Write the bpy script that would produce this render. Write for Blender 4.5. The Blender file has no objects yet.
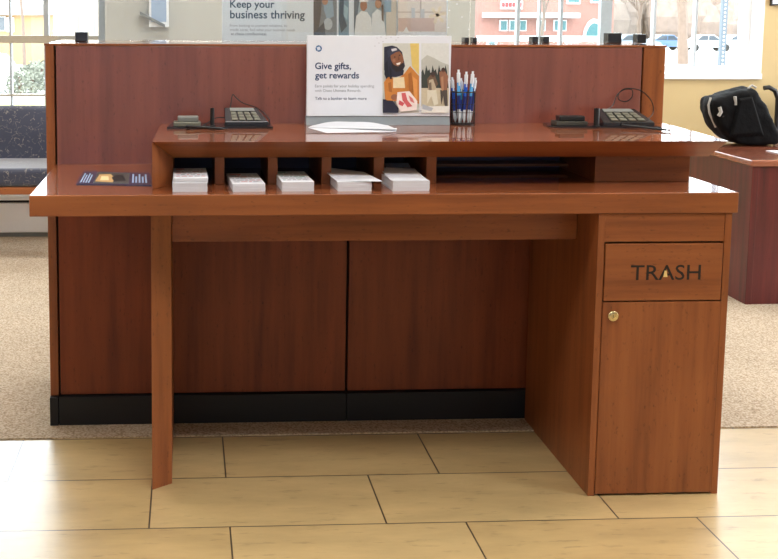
import bpy, bmesh, math, random
from mathutils import Vector, Matrix
random.seed(7)
sc = bpy.context.scene
col = sc.collection

# ------------------------------------------------------------------ camera
F, PITCH, ROLL, YAW = 1114.0, 0.1135, 0.0046, 0.0553
CAM = Vector((0.0135, -2.8517, 1.3))
PPX, PPY = 389 - 140.09, 279.5 - 138.1
r0 = Vector((math.cos(YAW), -math.sin(YAW), 0)); f0 = Vector((math.sin(YAW), math.cos(YAW), 0)); zz = Vector((0, 0, 1))
FW = math.cos(PITCH)*f0 - math.sin(PITCH)*zz
UP = math.sin(PITCH)*f0 + math.cos(PITCH)*zz
RC = math.cos(ROLL)*r0 + math.sin(ROLL)*UP
UC = -math.sin(ROLL)*r0 + math.cos(ROLL)*UP
cam = bpy.data.cameras.new('camera'); co = bpy.data.objects.new('camera', cam); col.objects.link(co)
M4 = Matrix((RC, UC, -FW)).transposed().to_4x4(); M4.translation = CAM
co.matrix_world = M4
cam.sensor_fit = 'HORIZONTAL'; cam.sensor_width = 36; cam.lens = F/778*36
cam.shift_x = (389-PPX)/778; cam.shift_y = -(279.5-PPY)/778
cam.clip_end = 500; cam.clip_start = 0.05
sc.camera = co

def pix(px, py, Y=None, Z=None):
    """world point seen at a photograph pixel on the plane y=Y or z=Z"""
    d = FW + RC*((px-PPX)/F) - UC*((py-PPY)/F)
    t = (Y-CAM.y)/d.y if Y is not None else (Z-CAM.z)/d.z
    return CAM + d*t

# ------------------------------------------------------------------ materials
def lin(c):
    c = c/255
    return c/12.92 if c <= .04045 else ((c+.055)/1.055)**2.4
def rgb(r, g, b): return (lin(r), lin(g), lin(b), 1)
def newmat(name):
    m = bpy.data.materials.new(name); m.use_nodes = True
    nt = m.node_tree; b = nt.nodes['Principled BSDF']
    return m, nt, b
def plain(name, c, rough=.5, metal=0, coat=0, noise=0.06, nscale=40, bump=0):
    m, nt, b = newmat(name)
    tc = nt.nodes.new('ShaderNodeTexCoord'); n = nt.nodes.new('ShaderNodeTexNoise')
    n.inputs['Scale'].default_value = nscale; n.inputs['Detail'].default_value = 4
    nt.links.new(tc.outputs['Object'], n.inputs['Vector'])
    mr = nt.nodes.new('ShaderNodeMapRange'); mr.inputs[3].default_value = 1-noise*2; mr.inputs[4].default_value = 1+noise*2
    nt.links.new(n.outputs['Fac'], mr.inputs[0])
    mx = nt.nodes.new('ShaderNodeMix'); mx.data_type = 'RGBA'; mx.blend_type = 'MULTIPLY'; mx.inputs[0].default_value = 1
    mx.inputs[6].default_value = c; nt.links.new(mr.outputs[0], mx.inputs[7])
    nt.links.new(mx.outputs[2], b.inputs['Base Color'])
    b.inputs['Roughness'].default_value = rough; b.inputs['Metallic'].default_value = metal
    b.inputs['Coat Weight'].default_value = coat; b.inputs['Coat Roughness'].default_value = .12
    if bump:
        bp = nt.nodes.new('ShaderNodeBump'); bp.inputs['Strength'].default_value = bump; bp.inputs['Distance'].default_value = .01
        nt.links.new(n.outputs['Fac'], bp.inputs['Height']); nt.links.new(bp.outputs[0], b.inputs['Normal'])
    return m
def wood(name, light, base, dark, axis='z', rough=.3, coat=.5, spec=.5, crough=.08):
    m, nt, b = newmat(name)
    L = nt.links.new
    tc = nt.nodes.new('ShaderNodeTexCoord')
    def noise(sc3, s, det, rg=.6):
        mp = nt.nodes.new('ShaderNodeMapping'); mp.inputs['Scale'].default_value = sc3
        L(tc.outputs['Object'], mp.inputs['Vector'])
        n = nt.nodes.new('ShaderNodeTexNoise'); n.inputs['Scale'].default_value = s; n.inputs['Detail'].default_value = det; n.inputs['Roughness'].default_value = rg
        L(mp.outputs[0], n.inputs['Vector']); return n
    st = {'z': (1, 1, .06), 'x': (.06, 1, 1), 'y': (1, .06, 1)}[axis]
    fl = {'z': (1, 1, .4), 'x': (.4, 1, 1), 'y': (1, .4, 1)}[axis]
    n1 = noise(st, 28, 6); n2 = noise(fl, 150, 3, .5); n3 = noise((1, 1, 1), 2.2, 2)
    cr = nt.nodes.new('ShaderNodeValToRGB')
    e = cr.color_ramp.elements; e[0].position = .28; e[0].color = dark; e[1].position = .75; e[1].color = light
    k = e.new(.5); k.color = base
    L(n1.outputs['Fac'], cr.inputs[0])
    r2 = nt.nodes.new('ShaderNodeMapRange'); r2.inputs[1].default_value = .26; r2.inputs[2].default_value = .37; r2.inputs[3].default_value = .62; r2.inputs[4].default_value = 1
    L(n2.outputs['Fac'], r2.inputs[0])
    m1 = nt.nodes.new('ShaderNodeMix'); m1.data_type = 'RGBA'; m1.blend_type = 'MULTIPLY'; m1.inputs[0].default_value = 1
    L(cr.outputs[0], m1.inputs[6]); L(r2.outputs[0], m1.inputs[7])
    r3 = nt.nodes.new('ShaderNodeMapRange'); r3.inputs[1].default_value = .3; r3.inputs[2].default_value = .7; r3.inputs[3].default_value = .86; r3.inputs[4].default_value = 1.14
    L(n3.outputs['Fac'], r3.inputs[0])
    m2 = nt.nodes.new('ShaderNodeMix'); m2.data_type = 'RGBA'; m2.blend_type = 'MULTIPLY'; m2.inputs[0].default_value = 1
    L(m1.outputs[2], m2.inputs[6]); L(r3.outputs[0], m2.inputs[7])
    L(m2.outputs[2], b.inputs['Base Color'])
    b.inputs['Roughness'].default_value = rough; b.inputs['Coat Weight'].default_value = coat; b.inputs['Coat Roughness'].default_value = crough
    b.inputs['Specular IOR Level'].default_value = spec
    return m
WL, WB, WD = rgb(154, 92, 51), rgb(140, 80, 43), rgb(114, 61, 32)
CH = {a: wood('cherry_'+a, WL, WB, WD, a, .38, .12, .35) for a in 'xyz'}
CHTOP = wood('cherry_polished', rgb(150, 88, 52), rgb(134, 74, 43), rgb(110, 56, 32), 'x', .45, 1.0, .1, .03)
CHTOP.node_tree.nodes['Principled BSDF'].inputs['Coat IOR'].default_value = 2.1
RED = wood('reddish_cherry', rgb(138, 76, 60), rgb(126, 66, 53), rgb(108, 54, 44), 'z', .35, 1.0, .6, .25)
REDL = wood('reddish_cherry_lower', rgb(140, 72, 40), rgb(126, 61, 34), rgb(104, 48, 28), 'z', .42, .05, .3, .3)
MAHO = wood('dark_mahogany', rgb(104, 38, 38), rgb(84, 28, 30), rgb(62, 20, 23), 'z', .38, .25, .4, .2)
MAHOT = wood('mahogany_top', rgb(160, 100, 76), rgb(140, 80, 60), rgb(116, 60, 44), 'x', .25, .7, .5, .06)
BLACKLAM = plain('black_laminate', rgb(10, 11, 18), .6, noise=.04)
NAVYLAM = plain('dark_navy_laminate', rgb(86, 80, 112), .45)
GAP = plain('dark_gap', rgb(18, 10, 8), .7)
ENGR = plain('engraved_letter_fill', rgb(26, 12, 8), .6)
BLK = plain('black_plastic', rgb(20, 20, 22), .35)
BLKS = plain('black_satin', rgb(30, 30, 34), .25, coat=.3)
GREYP = plain('grey_plastic', rgb(120, 122, 118), .4)
SILV = plain('silver_keys', rgb(122, 122, 108), .35, metal=.3)
BRASS = plain('nickel_brass', rgb(214, 196, 150), .25, metal=.9)
STEEL = plain('steel', rgb(170, 172, 172), .3, metal=.9)
PAPER = plain('white_paper', rgb(214, 217, 225), .6, noise=.015)
PAPERB = plain('bluish_paper', rgb(206, 216, 232), .6, noise=.02)
PRINTG = plain('grey_print', rgb(150, 152, 160), .6)
PRINTR = plain('red_print', rgb(196, 90, 92), .6)
PRINTT = plain('green_print', rgb(92, 156, 140), .6)
CARD = plain('white_board', rgb(224, 229, 238), .35, noise=.01)
CARDB = plain('pale_blue_board', rgb(232, 239, 245), .35, noise=.01)
NAVYT = plain('navy_ink', rgb(34, 62, 104), .5)
SLATET = plain('slate_ink', rgb(62, 84, 104), .5)
GREYT = plain('grey_ink', rgb(150, 156, 166), .5)
WALL = plain('beige_wall_paint', rgb(200, 176, 128), .7, noise=.02, nscale=8)
VEILW = plain('reflection_greyed_wall', rgb(190, 187, 177), .7, noise=.02, nscale=8)  # grey haze of the clear screen's reflection put into the wall colour
WHITEP = plain('white_paint', rgb(236, 237, 238), .5, noise=.01)
ALU = plain('window_aluminium', rgb(176, 182, 186), .4, metal=.2)
TAUPE = plain('taupe_frame', rgb(178, 168, 150), .45)
CEIL = plain('ceiling_tile', rgb(222, 220, 212), .9, noise=.03, nscale=60)
def flat(r, g, b, rough=.55): return plain('print_%d_%d_%d' % (r, g, b), rgb(r, g, b), rough, noise=.05, nscale=120)

def glass_mat(name, tint, refl, ior=1.45):
    m = bpy.data.materials.new(name); m.use_nodes = True; nt = m.node_tree; nt.nodes.clear(); L = nt.links.new
    o = nt.nodes.new('ShaderNodeOutputMaterial'); t = nt.nodes.new('ShaderNodeBsdfTransparent'); t.inputs[0].default_value = tint
    g = nt.nodes.new('ShaderNodeBsdfGlossy'); g.inputs['Roughness'].default_value = .02
    fr = nt.nodes.new('ShaderNodeLayerWeight'); fr.inputs[0].default_value = .5
    p5 = nt.nodes.new('ShaderNodeMath'); p5.operation = 'POWER'; p5.inputs[1].default_value = 5; L(fr.outputs['Facing'], p5.inputs[0])
    ad = nt.nodes.new('ShaderNodeMath'); ad.operation = 'MULTIPLY_ADD'; ad.inputs[1].default_value = .95; ad.inputs[2].default_value = .045; L(p5.outputs[0], ad.inputs[0])
    mu = nt.nodes.new('ShaderNodeMath'); mu.operation = 'MULTIPLY'; mu.inputs[1].default_value = refl
    mx = nt.nodes.new('ShaderNodeMixShader'); L(ad.outputs[0], mu.inputs[0]); L(mu.outputs[0], mx.inputs[0]); L(t.outputs[0], mx.inputs[1]); L(g.outputs[0], mx.inputs[2]); L(mx.outputs[0], o.inputs[0])
    return m
FGLASS2 = glass_mat('front_glass', (.28, .29, .3, 1), 1.0)  # dark tint added to hold back daylight from the unseen front right window
WGLASS = glass_mat('window_glass', (.96, .98, .98, 1), 1.0)
FGLASS = glass_mat('tinted_front_glass', (.28, .30, .33, 1), 1.0)  # tint added to weaken daylight through the unseen front left window
GUARD = glass_mat('clear_acrylic', (.95, .97, .97, 1), 1.6)

# floor tile
def tile_mat():
    m, nt, b = newmat('beige_stone_tile'); L = nt.links.new
    tc = nt.nodes.new('ShaderNodeTexCoord'); mp = nt.nodes.new('ShaderNodeMapping')
    mp.inputs['Location'].default_value = (0.4899 + 6.096, 0.1391 + 12*.3048, 0)
    L(tc.outputs['Object'], mp.inputs[0])
    br = nt.nodes.new('ShaderNodeTexBrick'); br.offset = .338; br.offset_frequency = 2; br.squash = 1
    br.inputs['Scale'].default_value = 1; br.inputs['Brick Width'].default_value = .6096; br.inputs['Row Height'].default_value = .3048
    br.inputs['Mortar Size'].default_value = .0026; br.inputs['Mortar Smooth'].default_value = .3; br.inputs['Bias'].default_value = 0
    br.inputs['Color1'].default_value = rgb(200, 174, 124); br.inputs['Color2'].default_value = rgb(188, 160, 110); br.inputs['Mortar'].default_value = rgb(74, 62, 46)
    L(mp.outputs[0], br.inputs['Vector'])
    def nz(sc3, s, d):
        q = nt.nodes.new('ShaderNodeMapping'); q.inputs['Scale'].default_value = sc3; q.inputs['Rotation'].default_value = (0, 0, .18)
        L(tc.outputs['Object'], q.inputs[0]); n = nt.nodes.new('ShaderNodeTexNoise'); n.inputs['Scale'].default_value = s; n.inputs['Detail'].default_value = d; n.inputs['Roughness'].default_value = .65
        L(q.outputs[0], n.inputs['Vector']); return n
    a = nz((.5, 1.6, 1), 5, 6); c = nz((.5, 2.2, 1), 20, 6)
    r1 = nt.nodes.new('ShaderNodeMapRange'); r1.inputs[1].default_value = .3; r1.inputs[2].default_value = .7; r1.inputs[3].default_value = .78; r1.inputs[4].default_value = 1.12; L(a.outputs['Fac'], r1.inputs[0])
    r2 = nt.nodes.new('ShaderNodeMapRange'); r2.inputs[1].default_value = .3; r2.inputs[2].default_value = .42; r2.inputs[3].default_value = .66; r2.inputs[4].default_value = 1; L(c.outputs['Fac'], r2.inputs[0])
    m1 = nt.nodes.new('ShaderNodeMix'); m1.data_type = 'RGBA'; m1.blend_type = 'MULTIPLY'; m1.inputs[0].default_value = 1; L(br.outputs['Color'], m1.inputs[6]); L(r1.outputs[0], m1.inputs[7])
    m2 = nt.nodes.new('ShaderNodeMix'); m2.data_type = 'RGBA'; m2.blend_type = 'MULTIPLY'; m2.inputs[0].default_value = 1; L(m1.outputs[2], m2.inputs[6]); L(r2.outputs[0], m2.inputs[7])
    L(m2.outputs[2], b.inputs['Base Color'])
    b.inputs['Roughness'].default_value = .36; b.inputs['Specular IOR Level'].default_value = .9; b.inputs['Coat Weight'].default_value = .6; b.inputs['Coat Roughness'].default_value = .27; b.inputs['Coat IOR'].default_value = 2.0
    bp = nt.nodes.new('ShaderNodeBump'); bp.inputs['Strength'].default_value = .35; bp.inputs['Distance'].default_value = .003; bp.invert = True
    L(br.outputs['Fac'], bp.inputs['Height']); L(bp.outputs[0], b.inputs['Normal'])
    return m
def carpet_mat():
    m, nt, b = newmat('beige_loop_carpet'); L = nt.links.new
    tc = nt.nodes.new('ShaderNodeTexCoord')
    n = nt.nodes.new('ShaderNodeTexNoise'); n.inputs['Scale'].default_value = 150; n.inputs['Detail'].default_value = 3; L(tc.outputs['Object'], n.inputs['Vector'])
    n2 = nt.nodes.new('ShaderNodeTexNoise'); n2.inputs['Scale'].default_value = 3; L(tc.outputs['Object'], n2.inputs['Vector'])
    cr = nt.nodes.new('ShaderNodeValToRGB'); e = cr.color_ramp.elements
    e[0].position = .33; e[0].color = rgb(146, 128, 108); e[1].position = .62; e[1].color = rgb(200, 185, 166); k = e.new(.47); k.color = rgb(180, 162, 140)
    L(n.outputs['Fac'], cr.inputs[0])
    r = nt.nodes.new('ShaderNodeMapRange'); r.inputs[3].default_value = .9; r.inputs[4].default_value = 1.1; L(n2.outputs['Fac'], r.inputs[0])
    mx = nt.nodes.new('ShaderNodeMix'); mx.data_type = 'RGBA'; mx.blend_type = 'MULTIPLY'; mx.inputs[0].default_value = 1; L(cr.outputs[0], mx.inputs[6]); L(r.outputs[0], mx.inputs[7])
    L(mx.outputs[2], b.inputs['Base Color']); b.inputs['Roughness'].default_value = .95; b.inputs['Specular IOR Level'].default_value = .1
    bp = nt.nodes.new('ShaderNodeBump'); bp.inputs['Strength'].default_value = .6; bp.inputs['Distance'].default_value = .006; L(n.outputs['Fac'], bp.inputs['Height']); L(bp.outputs[0], b.inputs['Normal'])
    return m
def chair_fabric():
    m, nt, b = newmat('navy_patterned_fabric'); L = nt.links.new
    tc = nt.nodes.new('ShaderNodeTexCoord')
    n = nt.nodes.new('ShaderNodeTexNoise'); n.inputs['Scale'].default_value = 22; n.inputs['Detail'].default_value = 1; n.inputs['Distortion'].default_value = 1.2; L(tc.outputs['Object'], n.inputs['Vector'])
    # thin squiggles where the noise crosses a level
    s = nt.nodes.new('ShaderNodeMath'); s.operation = 'SUBTRACT'; s.inputs[1].default_value = .5; L(n.outputs['Fac'], s.inputs[0])
    a = nt.nodes.new('ShaderNodeMath'); a.operation = 'ABSOLUTE'; L(s.outputs[0], a.inputs[0])
    lt = nt.nodes.new('ShaderNodeMath'); lt.operation = 'LESS_THAN'; lt.inputs[1].default_value = .011; L(a.outputs[0], lt.inputs[0])
    n2 = nt.nodes.new('ShaderNodeTexNoise'); n2.inputs['Scale'].default_value = 38; L(tc.outputs['Object'], n2.inputs['Vector'])
    g2 = nt.nodes.new('ShaderNodeMath'); g2.operation = 'GREATER_THAN'; g2.inputs[1].default_value = .47; L(n2.outputs['Fac'], g2.inputs[0])
    mu = nt.nodes.new('ShaderNodeMath'); mu.operation = 'MULTIPLY'; L(lt.outputs[0], mu.inputs[0]); L(g2.outputs[0], mu.inputs[1])
    mx = nt.nodes.new('ShaderNodeMix'); mx.data_type = 'RGBA'; L(mu.outputs[0], mx.inputs[0]); mx.inputs[6].default_value = rgb(50, 54, 74); mx.inputs[7].default_value = rgb(124, 120, 116)
    L(mx.outputs[2], b.inputs['Base Color']); b.inputs['Roughness'].default_value = .8
    b.inputs['Sheen Weight'].default_value = .6
    return m
TILE, CARPET, FABRIC = tile_mat(), carpet_mat(), chair_fabric()

# ------------------------------------------------------------------ mesh helper
class MB:
    def __init__(s): s.v = []; s.f = []; s.m = []; s.sm = []
    def add(s, vs, fs, m=0, sm=False):
        n = len(s.v); s.v += [Vector(v) for v in vs]
        for f in fs: s.f.append([i+n for i in f]); s.m.append(m); s.sm.append(sm)
        return s
    def bm(s, b, m=0, mat=None):
        if mat is not None: bmesh.ops.transform(b, matrix=mat, verts=b.verts)
        bmesh.ops.recalc_face_normals(b, faces=b.faces)
        b.verts.index_update(); s.add([v.co.copy() for v in b.verts], [[v.index for v in f.verts] for f in b.faces], m); b.free(); return s
    def box(s, x0, x1, y0, y1, z0, z1, bev=0, m=0, mat=None, seg=2):
        b = bmesh.new(); bmesh.ops.create_cube(b, size=1)
        for v in b.verts: v.co = Vector((x0+(v.co.x+.5)*(x1-x0), y0+(v.co.y+.5)*(y1-y0), z0+(v.co.z+.5)*(z1-z0)))
        if bev: bmesh.ops.bevel(b, geom=list(b.edges), offset=min(bev, .45*min(abs(x1-x0), abs(y1-y0), abs(z1-z0))), segments=seg, profile=.5, affect='EDGES')
        return s.bm(b, m, mat)
    def hexa(s, bot, top, bev=0, m=0, seg=2):
        b = bmesh.new(); vb = [b.verts.new(p) for p in bot]; vt = [b.verts.new(p) for p in top]; n = len(vb)
        b.faces.new(vb[::-1]); b.faces.new(vt)
        for i in range(n): b.faces.new((vb[i], vb[(i+1) % n], vt[(i+1) % n], vt[i]))
        if bev: bmesh.ops.bevel(b, geom=list(b.edges), offset=bev, segments=seg, profile=.5, affect='EDGES')
        return s.bm(b, m)
    def prism(s, poly, z0, z1, bev=0, m=0):      # poly in xy
        return s.hexa([(x, y, z0) for x, y in poly], [(x, y, z1) for x, y in poly], bev, m)
    def tube(s, pts, r, n=8, m=0, r1=None):
        pts = [Vector(p) for p in pts]; rings = []; N = len(pts)
        for i, p in enumerate(pts):
            t = (pts[min(i+1, N-1)]-pts[max(i-1, 0)]).normalized()
            a = t.orthogonal().normalized() if i == 0 else (a - t*a.dot(t)).normalized()
            c = t.cross(a); rr = r if r1 is None else r+(r1-r)*i/(N-1)
            rings.append([p+a*rr*math.cos(2*math.pi*k/n)+c*rr*math.sin(2*math.pi*k/n) for k in range(n)])
        vs = [v for g in rings for v in g]; fs = []
        for i in range(N-1):
            for k in range(n): fs.append((i*n+k, i*n+(k+1) % n, (i+1)*n+(k+1) % n, (i+1)*n+k))
        fs.append(tuple(range(n))[::-1]); fs.append(tuple((N-1)*n+k for k in range(n)))
        return s.add(vs, fs, m, True)
    def lathe(s, prof, c, n=24, m=0, axis='z'):
        vs = []; fs = []
        for (r, h) in prof:
            for k in range(n):
                a = 2*math.pi*k/n; q = (r*math.cos(a), r*math.sin(a), h)
                if axis == 'y': q = (q[0], h, q[1])
                vs.append((c[0]+q[0], c[1]+q[1], c[2]+q[2]))
        for i in range(len(prof)-1):
            for k in range(n): fs.append((i*n+k, i*n+(k+1) % n, (i+1)*n+(k+1) % n, (i+1)*n+k))
        fs.append(tuple(range(n))[::-1]); fs.append(tuple((len(prof)-1)*n+k for k in range(n)))
        return s.add(vs, fs, m, True)
    def sheet(s, poly3, d, m=0):                 # thin solid from a 3-D polygon, thickness vector d
        d = Vector(d); n = len(poly3); a = [Vector(p) for p in poly3]
        return s.add(a+[p+d for p in a], [tuple(range(n)), tuple(range(n, 2*n))[::-1]]+[(i, n+i, n+(i+1) % n, (i+1) % n) for i in range(n)], m)
    def build(s, name, mats, parent=None, smooth=True, ang=None):
        """vertices are world coordinates; the origin goes to the base centre and the object is parented in place"""
        if not isinstance(mats, (list, tuple)): mats = [mats]
        xs = [v.x for v in s.v]; ys = [v.y for v in s.v]; zs = [v.z for v in s.v]
        o3 = Vector(((min(xs)+max(xs))/2, (min(ys)+max(ys))/2, min(zs)))
        me = bpy.data.meshes.new(name); me.from_pydata([v-o3 for v in s.v], [], s.f)
        for m in mats: me.materials.append(m)
        for p, k in zip(me.polygons, s.m): p.material_index = k
        b = bmesh.new(); b.from_mesh(me); bmesh.ops.recalc_face_normals(b, faces=b.faces); b.to_mesh(me); b.free()
        if smooth:
            me.set_sharp_from_angle(angle=ang or .9)
            for p, k in zip(me.polygons, s.sm): p.use_smooth = k or ang is not None
        o = bpy.data.objects.new(name, me); col.objects.link(o)
        W[o.name] = o3
        if parent is not None: o.parent = parent; o.location = o3-W[parent.name]
        else: o.location = o3
        return o
W = {}
def two_tone(o):
    """polished upper face, satin edges"""
    o.data.materials.append(CH['x'])
    for p in o.data.polygons: p.material_index = 0 if p.normal.z > .9 else 1
    return o
def tag(o, label=None, cat=None, group=None, kind=None):
    if label: o['label'] = label
    if cat: o['category'] = cat
    if group: o['group'] = group
    if kind: o['kind'] = kind
    return o
def thing(name, label, cat, loc=(0, 0, 0), group=None):
    o = bpy.data.objects.new(name, None); col.objects.link(o); o.location = loc; W[o.name] = Vector(loc); o.empty_display_size = .05
    return tag(o, label, cat, group)
def struct(name, mb, mat, parent=None):
    o = mb.build(name, mat, parent, smooth=False)
    if parent is None: o['kind'] = 'structure'
    return o
def text(name, s, x, y, z, width, mat, parent, depth=.0004, face=None, bold=0.0):
    """flat lettering in the plane y facing the camera side; x,z = left baseline"""
    cu = bpy.data.curves.new(name, 'FONT'); cu.body = s; cu.size = 1; cu.resolution_u = 3; cu.offset = bold
    tmp = bpy.data.objects.new('t', cu); col.objects.link(tmp)
    bpy.context.view_layer.update()
    me = bpy.data.meshes.new_from_object(tmp.evaluated_get(bpy.context.evaluated_depsgraph_get()))
    bpy.data.objects.remove(tmp)
    xs = [v.co.x for v in me.vertices]; k = width/(max(xs)-min(xs)); x0 = min(xs)
    mb = MB(); kz = k if face is None else face
    mb.add([(x+(v.co.x-x0)*k, y, z+v.co.y*kz) for v in me.vertices], [tuple(p.vertices) for p in me.polygons])
    mb.add([(x+(v.co.x-x0)*k, y+depth, z+v.co.y*kz) for v in me.vertices], [tuple(p.vertices)[::-1] for p in me.polygons])
    bpy.data.meshes.remove(me)
    me_o = mb.build(name, mat, parent, smooth=False)
    return me_o
def picture(name, Y, polys, parent, step=.0003, t=.0003):
    """printed picture: thin coloured inks stacked on a board whose face is at y=Y"""
    mb = MB(); mats = []; keys = {}
    for i, (c, pts) in enumerate(polys):
        if c not in keys: keys[c] = len(mats); mats.append(flat(*c))
        y = Y-(i+1)*step
        p0 = [pix(a, b, Y=Y) for a, b in pts]
        mb.sheet([(p.x, y, p.z) for p in p0], (0, t, 0), keys[c])
    return mb.build(name, mats, parent, smooth=False)
def ell(cx, cy, rx, ry, n=14, rot=0):
    return [(cx+rx*math.cos(2*math.pi*k/n)*math.cos(rot)-ry*math.sin(2*math.pi*k/n)*math.sin(rot), cy+rx*math.cos(2*math.pi*k/n)*math.sin(rot)+ry*math.sin(2*math.pi*k/n)*math.cos(rot)) for k in range(n)]
def rect(x0, y0, x1, y1): return [(x0, y0), (x1, y0), (x1, y1), (x0, y1)]

# ------------------------------------------------------------------ room shell
RX0, RX1, RY0, WY, H = -4.5, 6.0, -6.5, 3.72, 2.9
EDGE = .4763
struct('floor', MB().box(RX0, RX1, RY0, EDGE, -.1, 0), TILE)
fl = bpy.data.objects['floor']
# keep the tile pattern in world coordinates
for v in fl.data.vertices: v.co += fl.location
fl.location = (0, 0, 0)
struct('floor_carpet', MB().box(RX0, RX1, EDGE, WY, -.1, .004), CARPET)
struct('ceiling', MB().box(RX0, RX1, RY0, WY+.3, H, H+.1), CEIL)
W1 = (-4.1, -.4666, .62, 2.5); W2 = (1.7188, 3.4795, .955, 2.5); W3 = (3.96, 5.85, .955, 2.6)
WO = WY+.3
wb = MB().box(RX0, W1[0], WY, WO, 0, H).box(W1[0], W1[1], WY, WO, 0, W1[2]).box(W1[0], W1[1], WY, WO, W1[3], H)
wb.box(W2[0], W2[1], WY, WO, 0, W2[2]).box(W2[0], W2[1], WY, WO, W2[3], H).box(W2[1], W3[0], WY, WO, 0, H).box(W3[0], W3[1], WY, WO, 0, W3[2]).box(W3[0], W3[1], WY, WO, W3[3], H).box(W3[1], RX1, WY, WO, 0, H)
struct('wall_back', wb, WALL)
struct('wall_back_pier', MB().box(W1[1], W2[0], WY, WO, 0, H), VEILW)
struct('wall_left', MB().box(RX0-.1, RX0, RY0, WO, 0, H), WALL)
struct('wall_right', MB().box(RX1, RX1+.1, RY0, -.6, 0, H).box(RX1, RX1+.1, 3.2, WO, 0, H).box(RX1, RX1+.1, -.6, 3.2, 0, .3).box(RX1, RX1+.1, -.6, 3.2, 2.6, H), WALL)
FWX = [(-4.2, 1.0), (2.2, 4.6)]
wf = MB().box(RX0, -4.2, RY0-.15, RY0, 0, H).box(1.0, 2.2, RY0-.15, RY0, 0, H).box(4.6, RX1, RY0-.15, RY0, 0, H)
for a, b in FWX: wf.box(a, b, RY0-.15, RY0, 0, .2).box(a, b, RY0-.15, RY0, 2.6, H)
struct('wall_front', wf, WALL)
# white reveal linings and sill of the right window
rv = MB().box(W2[1]-.004, W2[1]+.002, WY-.004, WO, W2[2], W2[3]).box(W2[0], W2[1], WY-.02, WO, W2[2]-.03, W2[2]+.003)
struct('trim_1', rv, WHITEP)
struct('trim_2', MB().box(W1[0], W1[1], WY-.02, WO, W1[2]-.03, W1[2]+.003), WHITEP)

def window(name, w, yg, vbars, hbars, fr=.05, mat=ALU, gl=None):
    root = bpy.data.objects.new(name, None); col.objects.link(root); root.location = ((w[0]+w[1])/2, yg, w[2]); W[root.name] = Vector(root.location); root['kind'] = 'structure'
    b = MB().box(w[0], w[0]+fr, yg-.03, yg+.03, w[2], w[3]).box(w[1]-fr, w[1], yg-.03, yg+.03, w[2], w[3])
    b.box(w[0]+fr, w[1]-fr, yg-.03, yg+.03, w[2], w[2]+fr).box(w[0]+fr, w[1]-fr, yg-.03, yg+.03, w[3]-fr, w[3])
    b.build('window_frame', mat, root, smooth=False)
    for x, wd in vbars: MB().box(x-wd/2, x+wd/2, yg-.022, yg+.022, w[2]+fr, w[3]-fr).build('mullion', ALU, root, smooth=False)
    for z, ht, x0, x1 in hbars: MB().box(x0, x1, yg-.026, yg+.026, z-ht/2, z+ht/2).build('transom', TAUPE, root, smooth=False)
    MB().box(w[0]+.01, w[1]-.01, yg-.003, yg+.003, w[2]+.01, w[3]-.01).build('window_glass', gl or WGLASS, root, smooth=False)
    return root
YG = 3.9
m_ = (YG-CAM.y)/F
def wx(px, py=20): return pix(px, py, Y=YG).x
zt0 = (pix(20, 35.5, Y=YG).z, pix(20, 43, Y=YG).z)
window('window_1', W1, YG, [(wx(10.5), .012), (wx(46.5), .03), (wx(-40), .03), (wx(-90), .012)],
       [((zt0[0]+zt0[1])/2, zt0[0]-zt0[1], W1[0]+.05, W1[1]-.05), (pix(20, 95, Y=YG).z, .012, W1[0]+.05, W1[1]-.05)])
window('window_2', W2, YG, [(wx(517.5), .02), (wx(539), .01), (wx(560.5), .016), (wx(605), .07), (wx(653.5), .016), (wx(695), .014)], [], fr=.04, mat=WHITEP)
window('window_5', W3, YG, [((W3[0]+W3[1])/2, .02)], [])
for i, (a, b) in enumerate(FWX): window('window_%d' % (3+i), (a, b, .2, 2.6), RY0-.08, [((a+b)/2, .05)], [], gl=(FGLASS, FGLASS2)[i])

# baseboard heater along the left window wall
t = thing('baseboard_heater', 'low white metal baseboard heater running under the left window', 'heater', (-1.6, 3.66, .004))
MB().box(-4.0, .6, 3.6, 3.712, .03, .205, .006).build('front_panel', WHITEP, t)
MB().box(-4.0, .6, 3.59, 3.715, .222, .25, .006).build('top_cap', WHITEP, t)
MB().box(-4.0, .6, 3.63, 3.71, .205, .222).build('air_slot', GAP, t)
MB().box(-4.0, .6, 3.615, 3.712, .004, .03).build('base_strip', GREYP, t)

# ------------------------------------------------------------------ partition screen behind the desk
YP, ZP = .597, 1.209
PX0, PX1, G0 = -.4222, 1.5209, -.3926
pr = thing('partition_screen', 'reddish cherry partition wall with black base behind the writing desk', 'partition', (.55, .85, 0))
YB = 1.1
BZ = .0955
g = .006
def upper_split(): return pix(642, 80, Y=YP).x
XS = upper_split()
MB().box(PX0, G0-g/2, YP, YB, BZ, ZP-.0075, .0015).build('end_stile', CH['z'], pr)
MB().box(XS+g/2, PX1, YP, YB, .80, ZP-.0075, .0015).build('end_stile', CH['z'], pr)
MB().box(G0+g/2, XS-g/2, YP, YP+.03, .80, ZP-.0075, .0015).build('upper_panel', RED, pr)
MB().box(G0+g/2, .5214-.004, YP, YP+.03, BZ+.003, .797, .0015).build('lower_panel', REDL, pr)
MB().box(.5214+.004, PX1, YP, YP+.03, BZ+.003, .797, .0015).build('lower_panel', REDL, pr)
MB().box(G0-g/2, XS+g/2, YP+.03, YP+.06, BZ, ZP-.02).build('core', GAP, pr)
MB().box(PX0, G0-g/2, YP-.020, YB, .004, BZ, .001).build('base_board', BLACKLAM, pr)
MB().box(G0-g/2+.002, .5214-.001, YP-.018, YB, .004, BZ, .001).build('base_board', BLACKLAM, pr)
MB().box(.5214+.001, PX1, YP-.018, YB, .004, BZ, .001).build('base_board', BLACKLAM, pr)
two_tone(MB().box(PX0-.002, PX1+.002, YP-.002, YB, ZP-.007, ZP, .001).build('ledge', CHTOP, pr))
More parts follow.
